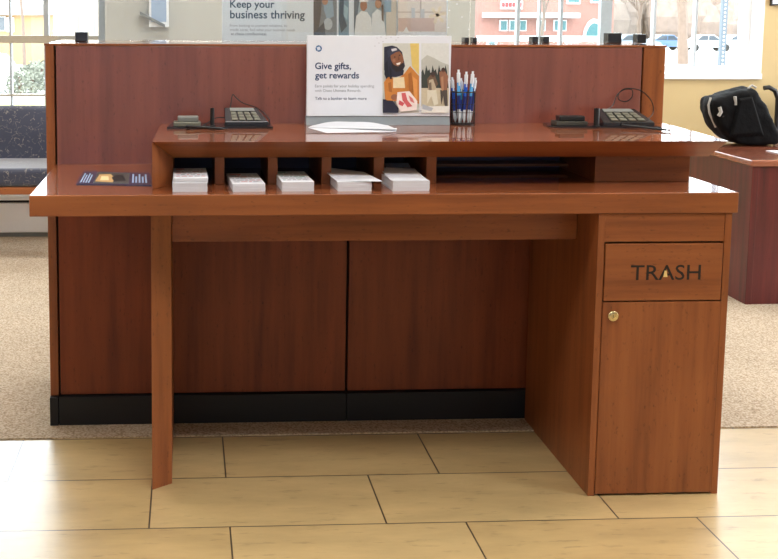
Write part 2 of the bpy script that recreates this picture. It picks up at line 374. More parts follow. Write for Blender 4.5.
MB().box(PX0, PX1, YB-.03, YB-.002, BZ, ZP-.02).build('rear_panel', REDL, pr)

# ------------------------------------------------------------------ writing desk
CZ0, CZ1 = .7808, .836
dk = thing('writing_desk', 'cherry check-writing desk with wide worktop and one slab leg on tile floor', 'desk', (.54, .3, 0))
two_tone(MB().box(-.393, 1.4757, -.004, YP-.002, CZ0, CZ1, .0025).build('worktop', [CHTOP], dk))
# slab leg with a chamfered front, standing under the worktop
lx0, lx1 = pix(152.3, 490, Z=0).x, pix(172, 484, Y=.13).x
MB().prism([(lx0, .092), (lx1, .132), (lx1, YP-.024), (lx0, YP-.024)], 0, CZ0-.001, .001).build('leg', CH['z'], dk)
ax1 = 1.10-.002
MB().box(lx1+.001, ax1, .155, .175, pix(380, 240.5, Y=.155).z, CZ0-.001, .001).build('apron', CH['x'], dk)

# slot organiser standing on the worktop
UZ = .963; UB = pix(440, 157, Y=.17).z
us = thing('slot_organizer', 'raised polished cherry shelf with open paper slots standing on the writing desk', 'organizer', (.7, .35, CZ1))
x0, x1 = pix(152, 141, Y=.09).x, pix(728.5, 141, Y=.09).x
b0, b1 = pix(172.4, 157, Y=.17).x, pix(719, 155, Y=.11).x
yr = YP-.003
xr0, xr1 = x0+.012, 1.526
# top slab: upper face at the front, fascia sloping back underneath
bev = [(x0, .09), (x1, .09), (xr1, yr), (xr0, yr)]
two_tone(MB().hexa([(x0+.0545, .17, UB), (b1, .17, UB), (xr1-.02, yr, UB), (x0+.0545, yr, UB)], [(x, y, UZ) for x, y in bev], .0006).build('top', CHTOP, us))
# left end post, mitred into the slab
MB().hexa([(x0, .09, CZ1), (x0+.0545, .17, CZ1), (x0+.0545, yr, CZ1), (x0+.010, yr, CZ1)],
          [(x0, .09, UZ-.0015), (x0+.0542, .17, UB-.001), (x0+.0542, yr, UB-.001), (x0+.010, yr, UZ-.006)], .0008).build('end_post', CH['z'], us)
dvx = [(214.8, 224.4), (268, 277.6), (321.6, 331.3), (373.7, 384), (426.5, 436.5)]
YD = .18; YBACK = .50
for a, b in dvx:
    xa, xb = pix(a, 172, Y=YD).x, pix(b, 172, Y=YD).x
    MB().box(xa, xb, YD, YBACK, CZ1, UB-.001, .001).build('divider', CH['z'], us)
xl = x0+.055; xbk = pix(595, 170, Y=.2).x; xbr = pix(689.5, 170, Y=.2).x
MB().box(xl, xbk, YBACK, YBACK+.012, CZ1, UB-.001).build('back_board', NAVYLAM, us)
MB().box(xbk, xbr, .2, yr-.01, CZ1, UB-.001, .001).build('end_block', CH['x'], us)
xsh = pix(437, 165, Y=YD).x
MB().box(xsh+.001, xbk-.001, .42, YBACK-.001, pix(500, 166.5, Y=.42).z, pix(500, 163.8, Y=.42).z, .001).build('inner_shelf', CH['x'], us)

# ------------------------------------------------------------------ trash cabinet
c0, c1 = 1.100, 1.4625
tcab = thing('trash_cabinet', 'cherry cabinet marked TRASH standing under the right end of the desk', 'cabinet', ((c0+c1)/2, .3, 0))
TZ = CZ0-.001
sw = .0185
MB().box(c0, c0+sw, 0, YP-.024, 0, TZ, .001).build('side_panel', CH['z'], tcab)
MB().box(c1-sw, c1, 0, YP-.024, 0, TZ, .001).build('side_panel', CH['z'], tcab)
z1 = pix(660, 242.5, Y=0).z; z2 = pix(660, 301, Y=0).z
ix0, ix1 = c0+sw, c1-sw
MB().box(ix0, ix1, .002, .02, z1+.002, TZ, .001).build('top_rail', CH['x'], tcab)
fp = MB().box(ix0+.003, ix1-.003, -.002, .018, z2+.002, z1-.003, .0015).build('flap', CH['x'], tcab)
dr = MB().box(ix0+.001, ix1-.001, -.002, .018, .006, z2-.002, .0015).build('door', CH['z'], tcab)
MB().box(ix0, ix1, .022, .03, .004, TZ-.002).build('interior_panel', GAP, tcab)
MB().box(ix0, ix1, .03, YP-.026, .004, .02).build('bottom_panel', CH['x'], tcab)
pa, pb = pix(630.5, 279.5, Y=-.003), pix(700.5, 279.5, Y=-.003)
lt = text('lettering', 'TRASH', pa.x, -.0026, (pa.z+pb.z)/2-.001, pb.x-pa.x, ENGR, fp, face=.0585, bold=.004)
lt['label'] = 'dark engraved TRASH lettering'
A0 = pix(665.5, 274, Y=-.003)
MB().sheet([(A0.x-.0055, -.0036, A0.z-.008), (A0.x+.0055, -.0036, A0.z-.008), (A0.x+.0025, -.0036, A0.z+.009), (A0.x-.0025, -.0036, A0.z+.009)], (0, .001, 0)).build('sticker_dot', plain('cream_dot', rgb(226, 200, 130), .5), fp)['label'] = 'small cream dot inside the letter A'
lk = pix(613, 316, Y=-.003)
lo = MB().lathe([(.013, 0), (.0145, -.001), (.0145, -.004), (.012, -.006), (.006, -.0062), (.0055, -.0045), (.001, -.0045)], (lk.x, -.002, lk.z), 28, axis='y').build('lock', BRASS, dr)
lo['label'] = 'round brass cam lock'
MB().box(lk.x-.0007, lk.x+.0007, -.0068, -.0062, lk.z-.0035, lk.z+.0035).build('keyhole', GAP, dr)

# ------------------------------------------------------------------ paper slips in the slots
def pad(name, label, x0, x1, y0, y1, z0, z1, rot, prints, group):
    cx, cy = (x0+x1)/2, (y0+y1)/2
    R = Matrix.Translation((cx, cy, 0)) @ Matrix.Rotation(rot, 4, 'Z') @ Matrix.Translation((-cx, -cy, 0))
    n = max(3, int((z1-z0)/.0035)); mb = MB()
    for i in range(n):
        a = z0+(z1-z0)*i/n; b = z0+(z1-z0)*(i+1)/n; j = random.uniform(-.0006, .0006); k = random.uniform(-.0006, .0006)
        mb.box(x0+j, x1+j, y0+k, y1+k, a, b-.00015 if i < n-1 else z1, mat=R)
    w = x1-x0; d = y1-y0
    for (u0, u1, v0, v1, m) in prints: mb.box(x0+u0*w, x0+u1*w, y0+v0*d, y0+v1*d, z1-.0001, z1+.0003, m=m+1, mat=R)
    return tag(mb.build(name, [PAPER, PRINTG, PRINTR, PRINTT], smooth=False), label, 'paper pad', group)
GP = 'paper slip pads in the desk slots'
def lines(c, n=5, seed=0):
    rr = random.Random(seed); o = [(.08, .08+.3*rr.uniform(.8, 1.2), .86, .93, c)]
    for i in range(n):
        v = .78-.15*i; x = .08
        while x < .85:
            w = rr.uniform(.06, .2); o.append((x, min(.93, x+w), v, v+.035, 0 if rr.random() < .7 else c)); x += w+.05
    return o
YS = .045
def sx(px): return pix(px, 185, Y=YS).x
def hz(px, py, y=YS): return pix(px, py, Y=y).z
za = CZ1
z_1 = hz(190, 183.0); z_2 = hz(190, 178.5)
pad('deposit_slip_pad', 'thick lower pad of white slips in the leftmost desk slot', sx(172.6), sx(207.5), YS, YS+.20, za, z_1, 0, [], GP)
pad('deposit_slip_pad', 'upper printed pad of white slips stacked in the leftmost desk slot', sx(173), sx(207.5), YS+.003, YS+.20, z_1+.0004, z_2, .015, lines(1, 5, 1), GP)
pad('deposit_slip_pad', 'low pad of white slips with red print in the second slot from left', sx(231), sx(263.5), YS, YS+.2, za, hz(247, 184), .05, lines(1, 5, 2), GP)
pad('deposit_slip_pad', 'pad of white slips with green print in the middle desk slot', sx(281), sx(313), YS, YS+.2, za, hz(296, 182), .03, lines(2, 5, 3), GP)
z4 = hz(352, 182)
pad('deposit_slip_pad', 'pad of white slips under a loose skewed sheet in the fourth slot', sx(337), sx(371), YS, YS+.2, za, z4, .02, [], GP)
z5 = hz(408, 181)
pad('deposit_slip_pad', 'tall pad of white slips in the fifth slot beside the long opening', sx(391), sx(428), YS, YS+.2, za, z5, .05, lines(0, 5, 5), GP)
# loose sheets
def sheet_grid(name, label, fn, nu, nv, mat, cat='paper', th=.0006, group=None):
    mb = MB(); P = [[Vector(fn(i/nu, j/nv)) for j in range(nv+1)] for i in range(nu+1)]
    top = [p for r in P for p in r]; n = len(top); idx = lambda i, j: i*(nv+1)+j
    fs = []
    for i in range(nu):
        for j in range(nv):
            fs.append((idx(i, j), idx(i+1, j), idx(i+1, j+1), idx(i, j+1)))
            fs.append((n+idx(i, j), n+idx(i, j+1), n+idx(i+1, j+1), n+idx(i+1, j)))
    bd = [idx(i, 0) for i in range(nu)]+[idx(nu, j) for j in range(nv)]+[idx(i, nv) for i in range(nu, 0, -1)]+[idx(0, j) for j in range(nv, 0, -1)]
    for a, b in zip(bd, bd[1:]+bd[:1]): fs.append((a, n+a, n+b, b))
    mb.add(top+[p-Vector((0, 0, th)) for p in top], fs)
    return tag(mb.build(name, mat, ang=1.2), label, cat, group)
def fn4(u, v):
    x = sx(334)+u*.112+ (v-.5)*(-.02); y = YS-.012+v*.19
    return (x-(1-u)*.0+ .006*u, y+.03*(1-u), z4+.0012+.012*(1-u)*v*v + .002*u*(1-v))
sheet_grid('loose_slip', 'loose white slip lying skewed on the pad in the fourth slot', fn4, 8, 6, PAPER)
def fn5(u, v): return (sx(389)+.006+u*.1, YS+.005+v*.18, z5+.0014+.010*v*v*(1-.4*u))
sheet_grid('loose_slip', 'loose curled white slip on top of the pad in the fifth slot', fn5, 6, 6, PAPER)
def fn5b(u, v):
    a = pix(386, 171, Y=.30); b = pix(410.5, 171, Y=.30)
    return (a.x+u*(b.x-a.x), .30+.035*v, z5+.0015+v*(hz(398, 163.5, .33)-z5))
sheet_grid('loose_slip', 'pale blue slip standing upright behind the pad in the fifth slot', fn5b, 3, 3, PAPERB)

# brochure on the left of the worktop
def ct(px, py): return pix(px, py, Z=CZ1+.001)
br = thing('brochure', 'dark blue glossy brochure lying on the left end of the worktop', 'brochure', tuple(ct(112, 180)))
q = [ct(76, 184.5), ct(151.5, 185.5), ct(150, 173.5), ct(83.5, 171.5)]
MB().sheet([(p.x, p.y, CZ1+.0004) for p in q], (0, 0, .0022)).build('pages', plain('brochure_navy', rgb(44, 62, 96), .25, coat=.4), br, smooth=False)
def bq(u, v):
    a = q[0].lerp(q[1], u); b = q[3].lerp(q[2], u); p = a.lerp(b, v); return p
mb = MB(); bm_ = [flat(70, 66, 64), flat(196, 158, 104), flat(236, 214, 164), flat(150, 168, 196), flat(24, 22, 26)]
def bpoly(pts, m, k): mb.sheet([(bq(u, v).x, bq(u, v).y, CZ1+.0027+.0002*k) for u, v in pts], (0, 0, .0002), m)
bpoly([(.22, .06), (.7, .06), (.7, .94), (.22, .94)], 0, 0)
bpoly([(.24, .2), (.48, .15), (.5, .5), (.42, .8), (.26, .75)], 1, 1); bpoly([(.3, .3), (.42, .3), (.4, .6), (.3, .6)], 2, 2)
bpoly([(.5, .2), (.66, .3), (.6, .7), (.5, .75), (.45, .5)], 4, 2)
for i in range(4): bpoly([(.04+.04*i*.9, .1), (.06+.04*i*.9, .1), (.06+.04*i*.9, .8-.1*(i % 2)), (.04+.04*i*.9, .8-.1*(i % 2))], 3, 1)
for i in range(5): bpoly([(.74+.045*i, .15), (.765+.045*i, .15), (.765+.045*i, .85-.2*(i % 2)), (.74+.045*i, .85-.2*(i % 2))], 3, 1)
mb.build('cover_print', bm_, br, smooth=False)

# ------------------------------------------------------------------ things on the organiser top
def tt(px, py): return pix(px, py, Z=UZ)
# sign
SY = .535
s0, s1 = pix(306.5, 118, Y=SY), pix(449.5, 119, Y=SY); s2 = pix(306.8, 35.5, Y=SY)
sg = thing('promotional_sign', 'white promotional sign reading Give gifts, get rewards on the organizer top', 'sign', ((s0.x+s1.x)/2, SY+.01, UZ))
zb, zt_ = UZ+.028, s2.z
MB().box(s0.x, s1.x, SY, SY+.02, zb, zt_, .001).build('board', CARD, sg)
MB().hexa([(s0.x-.001, SY-.004, UZ), (s1.x+.001, SY-.004, UZ), (s1.x+.001, SY+.05, UZ), (s0.x-.001, SY+.05, UZ)],
          [(s0.x-.001, SY+.004, zb), (s1.x+.001, SY+.004, zb), (s1.x+.001, SY+.03, zb), (s0.x-.001, SY+.03, zb)], .001).build('base', plain('sign_base_grey', rgb(138, 148, 156), .3, coat=.5), sg)
def board_text(name, s, px0, px1, py, mat, parent, Y, face=None):
    bold = .016 if name == 'headline' else 0
    a, b = pix(px0, py, Y=Y), pix(px1, py, Y=Y)
    return text(name, s, a.x, Y-.0006, a.z, b.x-a.x, mat, parent, face=face, bold=bold)
board_text('headline', 'Give gifts,', 315, 351, 69, NAVYT, sg, SY)
board_text('headline', 'get rewards', 315, 359, 78.3, NAVYT, sg, SY)
board_text('body_text', 'Earn points for your holiday spending', 315, 374, 87.3, GREYT, sg, SY)
board_text('body_text', 'with Chase Ultimate Rewards.', 315, 361, 91.8, GREYT, sg, SY)
board_text('body_text', 'Talk to a banker to learn more', 315, 366.5, 99.8, NAVYT, sg, SY)
# octagonal ring logo
c = pix(318.7, 48.5, Y=SY); mb = MB(); R1, R2 = .0098, .0056
for k in range(4):
    a0 = math.pi/2*k+.3
    an = [a0-.72, a0-.24, a0+.24, a0+.72]
    pts = [(R1*math.cos(q), R1*math.sin(q)) for q in an]+[(R2*math.cos(q), R2*math.sin(q)) for q in an[::-1]]
    mb.sheet([(c.x+x, SY-.0007, c.z+y) for x, y in pts], (0, .0006, 0))
mb.build('emblem', plain('emblem_blue', rgb(40, 98, 150), .5), sg, smooth=False)['label'] = 'navy octagonal ring emblem'
# photographs printed on the board
ph = [((206, 208, 200), rect(382.5, 43.3, 419, 112.7)), ((222, 196, 112), [(410, 43.3), (419, 43.3), (419, 75), (412, 66)]),
      ((44, 48, 66), [(384, 47), (392, 45.5), (397, 47), (402, 52), (405, 66), (400, 76), (388, 77), (384, 70)]),
      ((204, 132, 62), [(384, 82), (389, 75), (396, 80), (404, 74), (410, 66), (419, 76), (419, 104), (410, 100), (402, 104), (392, 98), (385, 100)]),
      ((232, 214, 176), [(393, 78), (404, 77), (405, 88), (393, 88)]),
      ((42, 46, 64), [(386, 66), (391, 64), (393, 72), (404, 70), (403, 75), (396, 77), (388, 77)]),
      ((140, 92, 66), ell(397, 58.5, 6.2, 9.2, 14, -.35)), ((40, 34, 38), [(391, 62), (394, 65), (398, 66.5), (402.5, 62.5), (404, 66), (401, 71), (396, 72), (392, 68)]),
      ((52, 58, 80), [(387, 51), (391, 47.2), (397, 47.5), (400.5, 51), (396, 52), (391, 55), (388, 58)]), ((214, 214, 220), [(391, 49), (396, 48), (397, 50), (392, 51.5)]),
      ((236, 226, 220), [(396, 63.4), (400.5, 62), (399.6, 64.4), (397, 65)]), ((30, 22, 22), ell(394.6, 57, .8, .6, 8)), ((30, 22, 22), ell(399.4, 55.2, .8, .6, 8)),
      ((168, 102, 46), [(388, 83), (391, 82), (392, 97), (389, 97)]), ((172, 106, 48), [(408, 74), (411, 72), (413, 92), (409, 91)]), ((224, 154, 84), [(412, 76), (417, 80), (417, 100), (414, 98)]), ((112, 70, 50), [(398.2, 55), (399.4, 59.6), (397.6, 60.2)]), ((164, 112, 84), ell(393.6, 60.5, 1.6, 1.8, 8)), ((28, 32, 46), [(384.5, 64), (387, 60), (388.5, 76), (386, 79), (384, 74)]), ((28, 32, 46), [(389, 66), (391, 70), (391.5, 79), (389.5, 79)]), ((34, 36, 56), [(382.5, 99), (392, 100), (398, 108), (398, 112.7), (382.5, 112.7)]),
      ((206, 132, 60), [(384, 90), (391, 92), (398, 96), (396, 101), (386, 100)]), ((150, 98, 72), ell(394, 97, 3.6, 3, 10)),
      ((240, 226, 222), [(397, 92), (409, 91), (417, 101), (416, 110), (400, 111.5), (396, 103)]), ((206, 96, 100), [(401, 93), (405, 92.5), (407, 100), (412, 106), (407, 107), (402, 100)]),
      ((204, 84, 92), [(399, 100), (404, 103), (402, 106), (398, 104)]), ((214, 120, 120), [(408, 95), (412, 98), (414, 103), (410, 101)])]
picture('photograph', SY, ph, sg)['label'] = 'printed picture of person in orange jacket holding wrapped gift'
ph2 = [((216, 220, 218), rect(421.3, 43.3, 448.8, 112.7)), ((188, 190, 182), [(421.3, 60), (427, 55), (434, 58), (441, 62), (448.8, 65), (448.8, 78), (421.3, 78)]),
       ((206, 196, 168), rect(421.3, 88, 448.8, 106)), ((58, 66, 62), [(421.3, 72)]+[(421.3+1.6*i, (63 if i % 2 else 71)+2*((i*7) % 4)) for i in range(1, 17)]+[(448.5, 88), (421.3, 88)]),
       ((112, 90, 72), [(427, 79), (431, 74), (435, 76), (438, 84), (434, 90), (428, 90)]), ((92, 62, 52), ell(433, 74.5, 2, 2.6, 10)), ((190, 176, 150), [(429, 80), (433, 79), (436, 88), (431, 95), (428, 90)]),
       ((150, 104, 80), [(439, 72), (444, 70), (448, 76), (447, 90), (442, 92), (440, 84)]), ((110, 70, 56), ell(443, 70, 2, 2.4, 10)),
       ((224, 220, 200), [(427, 90), (436, 90), (438, 104), (434, 106), (431, 96), (427, 104)]), ((82, 76, 72), [(440, 90), (447, 90), (447.5, 106), (444.5, 106), (443, 96), (441, 105)]),
       ((70, 58, 54), [(430, 73), (433, 71.2), (436, 73), (435, 75), (431, 75)]), ((120, 106, 92), [(428.5, 83), (431, 82), (431.5, 90), (428.8, 90)]), ((70, 52, 46), [(441, 69), (443, 67.2), (445, 69), (444.6, 70.6), (441.4, 70.6)]), ((182, 136, 104), [(440.5, 77), (443, 76), (443.5, 90), (441.5, 91)]), ((232, 232, 226), rect(421.3, 106, 448.8, 112.7)), ((176, 182, 190), [(422, 104), (433, 108), (431, 111), (422, 109)])]
picture('photograph', SY, ph2, sg)['label'] = 'printed picture of people outdoors before dark pines'
mb = MB()
for (a, b) in [(377, 38), (381, 37), (386, 38.4), (391, 37.2), (396, 40), (379, 43), (383, 41.5), (375, 46), (398, 37.6)]:
    p = pix(a, b, Y=SY); mb.lathe([(.0013, -.0005), (.0013, .0002)], (p.x, SY-.0002, p.z), 8, axis='y')
mb.build('dotted_print', PRINTG, sg, smooth=False)

# folded leaflet in front of the sign
def fnl(u, v):
    a, b = tt(308, 128.2), tt(397, 131.5); c_, d = tt(312, 126.4), tt(388, 126.0)
    p = a.lerp(b, u).lerp(c_.lerp(d, u), v)
    h = .0025+.022*math.sin(math.pi*min(1, u*1.02))**1.2*(v**.8)*(.75+.25*math.cos(6*u)) + .004*u*(1-v)
    return (p.x, p.y, UZ+h)
lf = sheet_grid('folded_leaflet', 'curling white folded leaflet lying in front of the promotional sign', fnl, 16, 6, plain('leaflet_paper', rgb(196, 199, 206), .6, noise=.02), 'leaflet', .0016)
# lower fold of the leaflet
def fnl2(u, v):
    a, b = tt(327, 133.2), tt(396, 131.8); c_, d = tt(309, 128.6), tt(397, 128.5)
    p = a.lerp(b, u).lerp(c_.lerp(d, u), v)
    return (p.x, p.y, UZ+.0008+.0006*v)
mbx = sheet_grid('lower_fold', None, fnl2, 8, 3, PAPER, None, .0005)
mbx.parent = lf; mbx.location = W[mbx.name]-W[lf.name]

# pen cup
pc = tt(463, 124.8); pcx, pcy, pcr = pc.x, .555, .036
t = thing('pen_cup', 'black wire pen cup standing right of the promotional sign', 'pen cup', (pcx, pcy-.005, UZ))
pcy -= .005
ztop = pix(463, 92.5, Y=pcy-pcr).z
mb = MB()
for k in range(20):
    a = 2*math.pi*k/20; mb.tube([(pcx+pcr*math.cos(a), pcy+pcr*math.sin(a), UZ+.003), (pcx+pcr*math.cos(a), pcy+pcr*math.sin(a), ztop)], .0008, 5)
for z in (.04, .065): mb.tube([(pcx+pcr*math.cos(2*math.pi*k/24), pcy+pcr*math.sin(2*math.pi*k/24), UZ+z) for k in range(25)], .0008, 5)
mb.build('wire_wall', BLK, t)
mb = MB(); mb.tube([(pcx+pcr*math.cos(2*math.pi*k/24), pcy+pcr*math.sin(2*math.pi*k/24), ztop) for k in range(25)], .0022, 6); mb.build('rim', BLK, t)
MB().lathe([(pcr+.001, 0), (pcr+.001, .004), (pcr-.002, .005)], (pcx, pcy, UZ), 24).build('cup_base', BLK, t)
BLUES = [plain('pen_blue', rgb(30, 96, 210), .3), plain('pen_lightblue', rgb(90, 176, 236), .3), plain('pen_teal', rgb(40, 136, 178), .3), plain('pen_navy', rgb(24, 52, 140), .3)]
PW = plain('pen_white', rgb(228, 234, 240), .3)
pens = [(452, 77, 0, 'pale blue pen with white end leaning on the left of the pen cup'), (458.5, 69.5, 1, 'tall light blue pen with long white end in the pen cup'), (461, 78, 2, 'teal pen just right of the tallest pen in the cup'),
        (466.5, 71.5, 0, 'blue pen with tall white clip in the middle of the cup'), (465.5, 79.5, 3, 'short navy and white pen at the front of the cup'), (473, 71, 1, 'light blue pen with round white end at the right of the cup'), (475.5, 77.5, 3, 'blue pen tilted over the right rim of the cup')]
for i, (px, py, k, lab) in enumerate(pens):
    tipY = pcy+(-.012 if i % 2 else .010)
    top = pix(px, py, Y=tipY)
    a = Vector((pcx+(top.x-pcx)*.62, pcy+(-.006 if i % 2 else .006), UZ+.006)); d = (top-a)
    p = thing('ballpoint_pen', lab, 'pen', tuple(a), 'blue and white pens in the pen cup')
    MB().tube([a, a+d*.05, a+d*.1], .0014, 8, r1=.0048).tube([a+d*.1, a+d*.26], .005, 10).build('tip', PW, p)
    MB().tube([a+d*.26, a+d*.52], .0054, 10).build('grip', BLUES[3], p)
    MB().tube([a+d*.52, a+d*.76], .0054, 10).build('barrel', BLUES[k], p)
    MB().tube([a+d*.76, a+d*.94], .0058, 10).tube([a+d*.94, a+d*.995], .0035, 8).tube([a+d*.7+Vector((0, -.0078, 0)), a+d*.93+Vector((0, -.0078, 0))], .002, 6).build('clip_end', PW, p)

# check-writing stations: mat, slip holder, pen stand, keypad, pen
def station(tray, holder, stand, key, pen, cord, lab, hmat):
    a, b, c_, d = [tt(*p) for p in tray]
    MBx = MB().sheet([(p.x, min(p.y, yr-.004), UZ+.0003) for p in (a, b, c_, d)], (0, 0, .005))
    tag(MBx.build('writing_mat', BLKS, smooth=False), 'thin black plastic mat on the organizer top at the '+lab+' end', 'mat', 'black mats')
    zt = UZ+.0056
    # low slip holder
    (hx0, hx1, hy0, hy1) = holder; p0 = pix(hx0, hy1, Z=zt); p1 = pix(hx1, hy1, Z=zt)
    yf = p0.y; h = pix(hx0, hy0, Y=yf+.03).z
    t = thing('card_holder', 'low flat '+('grey' if hmat is GREYP else 'black')+' card holder on the '+lab+' black mat', 'card holder', ((p0.x+p1.x)/2, yf+.03, zt), 'card holders')
    MB().box(p0.x, p1.x, yf, yf+.055, zt, zt+(h-zt)*.45, .002).build('lower_block', SILV if hmat is GREYP else plain('dark_grey_plastic', rgb(64, 64, 58), .4), t)
    MB().box(p0.x+.012, p1.x-.006, yf+.008, yf+.05, zt+(h-zt)*.45, h, .003).build('top_cover', hmat, t)
    # upright pen stand
    (sx0, sx1, sy0, sy1) = stand; p0 = pix(sx0, sy1, Z=zt); p1 = pix(sx1, sy1, Z=zt); h = pix(sx0, sy0, Y=p0.y).z
    t = thing('pen_stand', 'small upright black pen stand on the '+lab+' black mat', 'pen stand', ((p0.x+p1.x)/2, p0.y, zt), 'pen stands')
    cx = (p0.x+p1.x)/2; r = (p1.x-p0.x)/2
    MB().box(p0.x-.002, p1.x+.002, p0.y, p0.y+2*r+.004, zt, zt+.004, .001).build('foot', BLK, t)
    MB().lathe([(r, 0), (r, h-zt-.004), (r*.7, h-zt-.004), (r*.7, h-zt-.02)], (cx, p0.y+r+.002, zt+.004), 16).build('tube', BLK, t)
    # tilted keypad
    (kx0, kx1, ky0, ky1, skew) = key; p0 = pix(kx0, ky1, Z=zt); p1 = pix(kx1, ky1, Z=zt)
    yf = p0.y; yb = min(yf+.075, yr-.003); hb = pix(kx0, ky0, Y=yb).z; w = p1.x-p0.x
    t = thing('keypad', 'tilted black desk keypad with silver keys on the '+lab+' black mat', 'keypad', ((p0.x+p1.x)/2, (yf+yb)/2, zt), 'desk keypads')
    hf = zt+.012
    e0, e1 = p0.x+skew[0], p1.x+skew[1]
    MB().hexa([(p0.x, yf, zt), (p1.x, yf, zt), (e1, yb, zt), (e0, yb, zt)], [(p0.x, yf, hf), (p1.x, yf, hf), (e1, yb, hb), (e0, yb, hb)], .002).build('housing', BLKS, t)
    def kp(u, v, lift):
        A = Vector((p0.x, yf, hf)).lerp(Vector((p1.x, yf, hf)), u); B = Vector((e0, yb, hb)).lerp(Vector((e1, yb, hb)), u); return A.lerp(B, v)+Vector((0, -.5, .8)).normalized()*lift
    def plate(u0, u1, v0, v1, l0, l1): return MB().hexa([kp(u0, v0, l0), kp(u1, v0, l0), kp(u1, v1, l0), kp(u0, v1, l0)], [kp(u0, v0, l1), kp(u1, v0, l1), kp(u1, v1, l1), kp(u0, v1, l1)])
    plate(.16, .86, .72, .94, .0002, .0025).build('display', GREYP, t)
    n = 0
    for r_ in range(3):
        for c2 in range(4):
            u = .17+.18*c2; v = .08+.2*r_
            plate(u, u+.13, v, v+.15, .0002, .004).build('key', SILV, t)
    # pen on its cord
    A, B = tt(*pen[0]), tt(*pen[1]); A.z = UZ+.0095; B.z = UZ+.0045
    t = thing('corded_pen', 'black pen on a thin cord lying in front of the '+lab+' keypad', 'pen', tuple(A), 'corded pens')
    MB().tube([A, A.lerp(B, .8)], .0042, 10).tube([A.lerp(B, .8), B], .004, 10, r1=.001).build('barrel', BLK, t)
    # smooth cord
    P = [pix(x, y, Y=yy) for x, y, yy in cord]; S = []
    for i in range(len(P)-1):
        a0, a1, a2, a3 = P[max(i-1, 0)], P[i], P[i+1], P[min(i+2, len(P)-1)]
        for k in range(6):
            s = k/6; S.append(.5*((2*a1)+(a2-a0)*s+(2*a0-5*a1+4*a2-a3)*s*s+(3*a1-a0-3*a2+a3)*s**3))
    S.append(P[-1])
    MB().tube(S, .0016, 6).build('cord', BLK, t)
station([(167, 129), (273, 128.6), (270, 124.4), (172, 124.2)], (173.5, 200.5, 116, 126.5), (210.2, 214.5, 108.2, 126.5), (225, 268.5, 107.5, 125.8, (.0, -.03)),
        [(186, 129.6), (228, 130.6)], [(186, 129.0, .4), (200, 127, .47), (216, 118, .52), (226, 117, .53), (230, 108, .55), (232.5, 95, .575), (236, 97.5, .575), (243, 103, .57), (255, 107, .57), (264, 113, .57), (269.5, 120, .55), (268, 124, .53)], 'left', GREYP)
station([(549, 127.6), (661, 128.4), (650, 124.8), (543, 124.2)], (556.5, 588, 115.5, 125.8), (594.8, 600.2, 108.5, 127), (603.5, 655, 108.5, 126.2, (.0, -.035)),
        [(622, 128.2), (671, 132.0)], [(622, 127.4, .45), (614, 118, .46), (607, 110.5, .52), (611, 107, .56), (614, 103, .57), (617, 95, .575), (624, 89.8, .575), (632, 90, .575), (632, 97, .575), (626, 101.5, .575), (619, 99.5, .575), (618.5, 94, .575), (624, 89, .575), (633, 88.5, .575), (643, 92, .575), (652, 102, .575), (653, 113, .57), (648, 119, .55)], 'right', BLK)

# ------------------------------------------------------------------ glass guard and posters on the ledge
GYY = .86
def gx(px): return pix(px, 30, Y=GYY).x
glabs = ['wide clear acrylic screen at the left of the partition ledge', 'narrow clear acrylic screen in the middle of the partition ledge', 'clear acrylic screen at the right end of the partition ledge']
spans = [(58, 469.5), (470.5, 539), (540, 648)]
clips = [[(75.5, 88, 32), (463.5, 468, 37.5)], [(472, 476, 37.5), (531, 537, 36.5)], [(542, 548, 36.5), (606.5, 620, 33), (636, 644.5, 34)]]
for lab, (a, b), cl in zip(glabs, spans, clips):
    xa, xb = gx(a), gx(b)
    t = thing('acrylic_guard', lab, 'screen', ((xa+xb)/2, GYY, ZP), 'clear acrylic guard screens')
    MB().box(xa, xb, GYY, GYY+.006, ZP+.002, ZP+.62, .001).build('clear_sheet', GUARD, t, smooth=False)
    for (p, q_, top) in cl:
        MB().box(gx(p), gx(q_), GYY-.02, GYY+.026, ZP, pix(p, top, Y=GYY-.02).z, .002).build('clip', BLKS, t)
    if b < 500:
        mb = MB()
        for (u, v, r) in [(437.5, 15, .03)]:
            c = pix(u, v, Y=GYY)
            for k in range(6):
                an = math.pi/3*k+.2; ca, sa = math.cos(an), math.sin(an)
                w = .004; mb.sheet([(c.x-w*sa, GYY-.0012, c.z+w*ca), (c.x+w*sa, GYY-.0012, c.z-w*ca), (c.x+r*ca+w*sa, GYY-.0012, c.z+r*sa-w*ca), (c.x+r*ca-w*sa, GYY-.0012, c.z+r*sa+w*ca)], (0, .0006, 0))
                for s in (-1, 1):
                    bx, bz = c.x+r*.55*ca, c.z+r*.55*sa; a2 = an+s*.8; dx, dz = math.cos(a2)*r*.4, math.sin(a2)*r*.4
                    mb.sheet([(bx-.003*math.sin(a2), GYY-.0014, bz+.003*math.cos(a2)), (bx+.003*math.sin(a2), GYY-.0014, bz-.003*math.cos(a2)), (bx+dx, GYY-.0014, bz+dz)], (0, .0006, 0))
        mb.build('snowflake_decal', plain('decal_beige', rgb(206, 200, 180), .6), t, smooth=False)['label'] = 'pale beige snowflake decal'
        for (u, v) in [(449.5, 10.5), (448.5, 27.5), (468.5, 29.3), (447, 20), (457, 4), (462, 17), (443, 34)]:
            c = pix(u, v, Y=GYY); MB().lathe([(.0024, -.0008), (.0024, -.0002)], (c.x, GYY, c.z), 8, axis='y').build('dot_decal', PAPER, t, smooth=False)
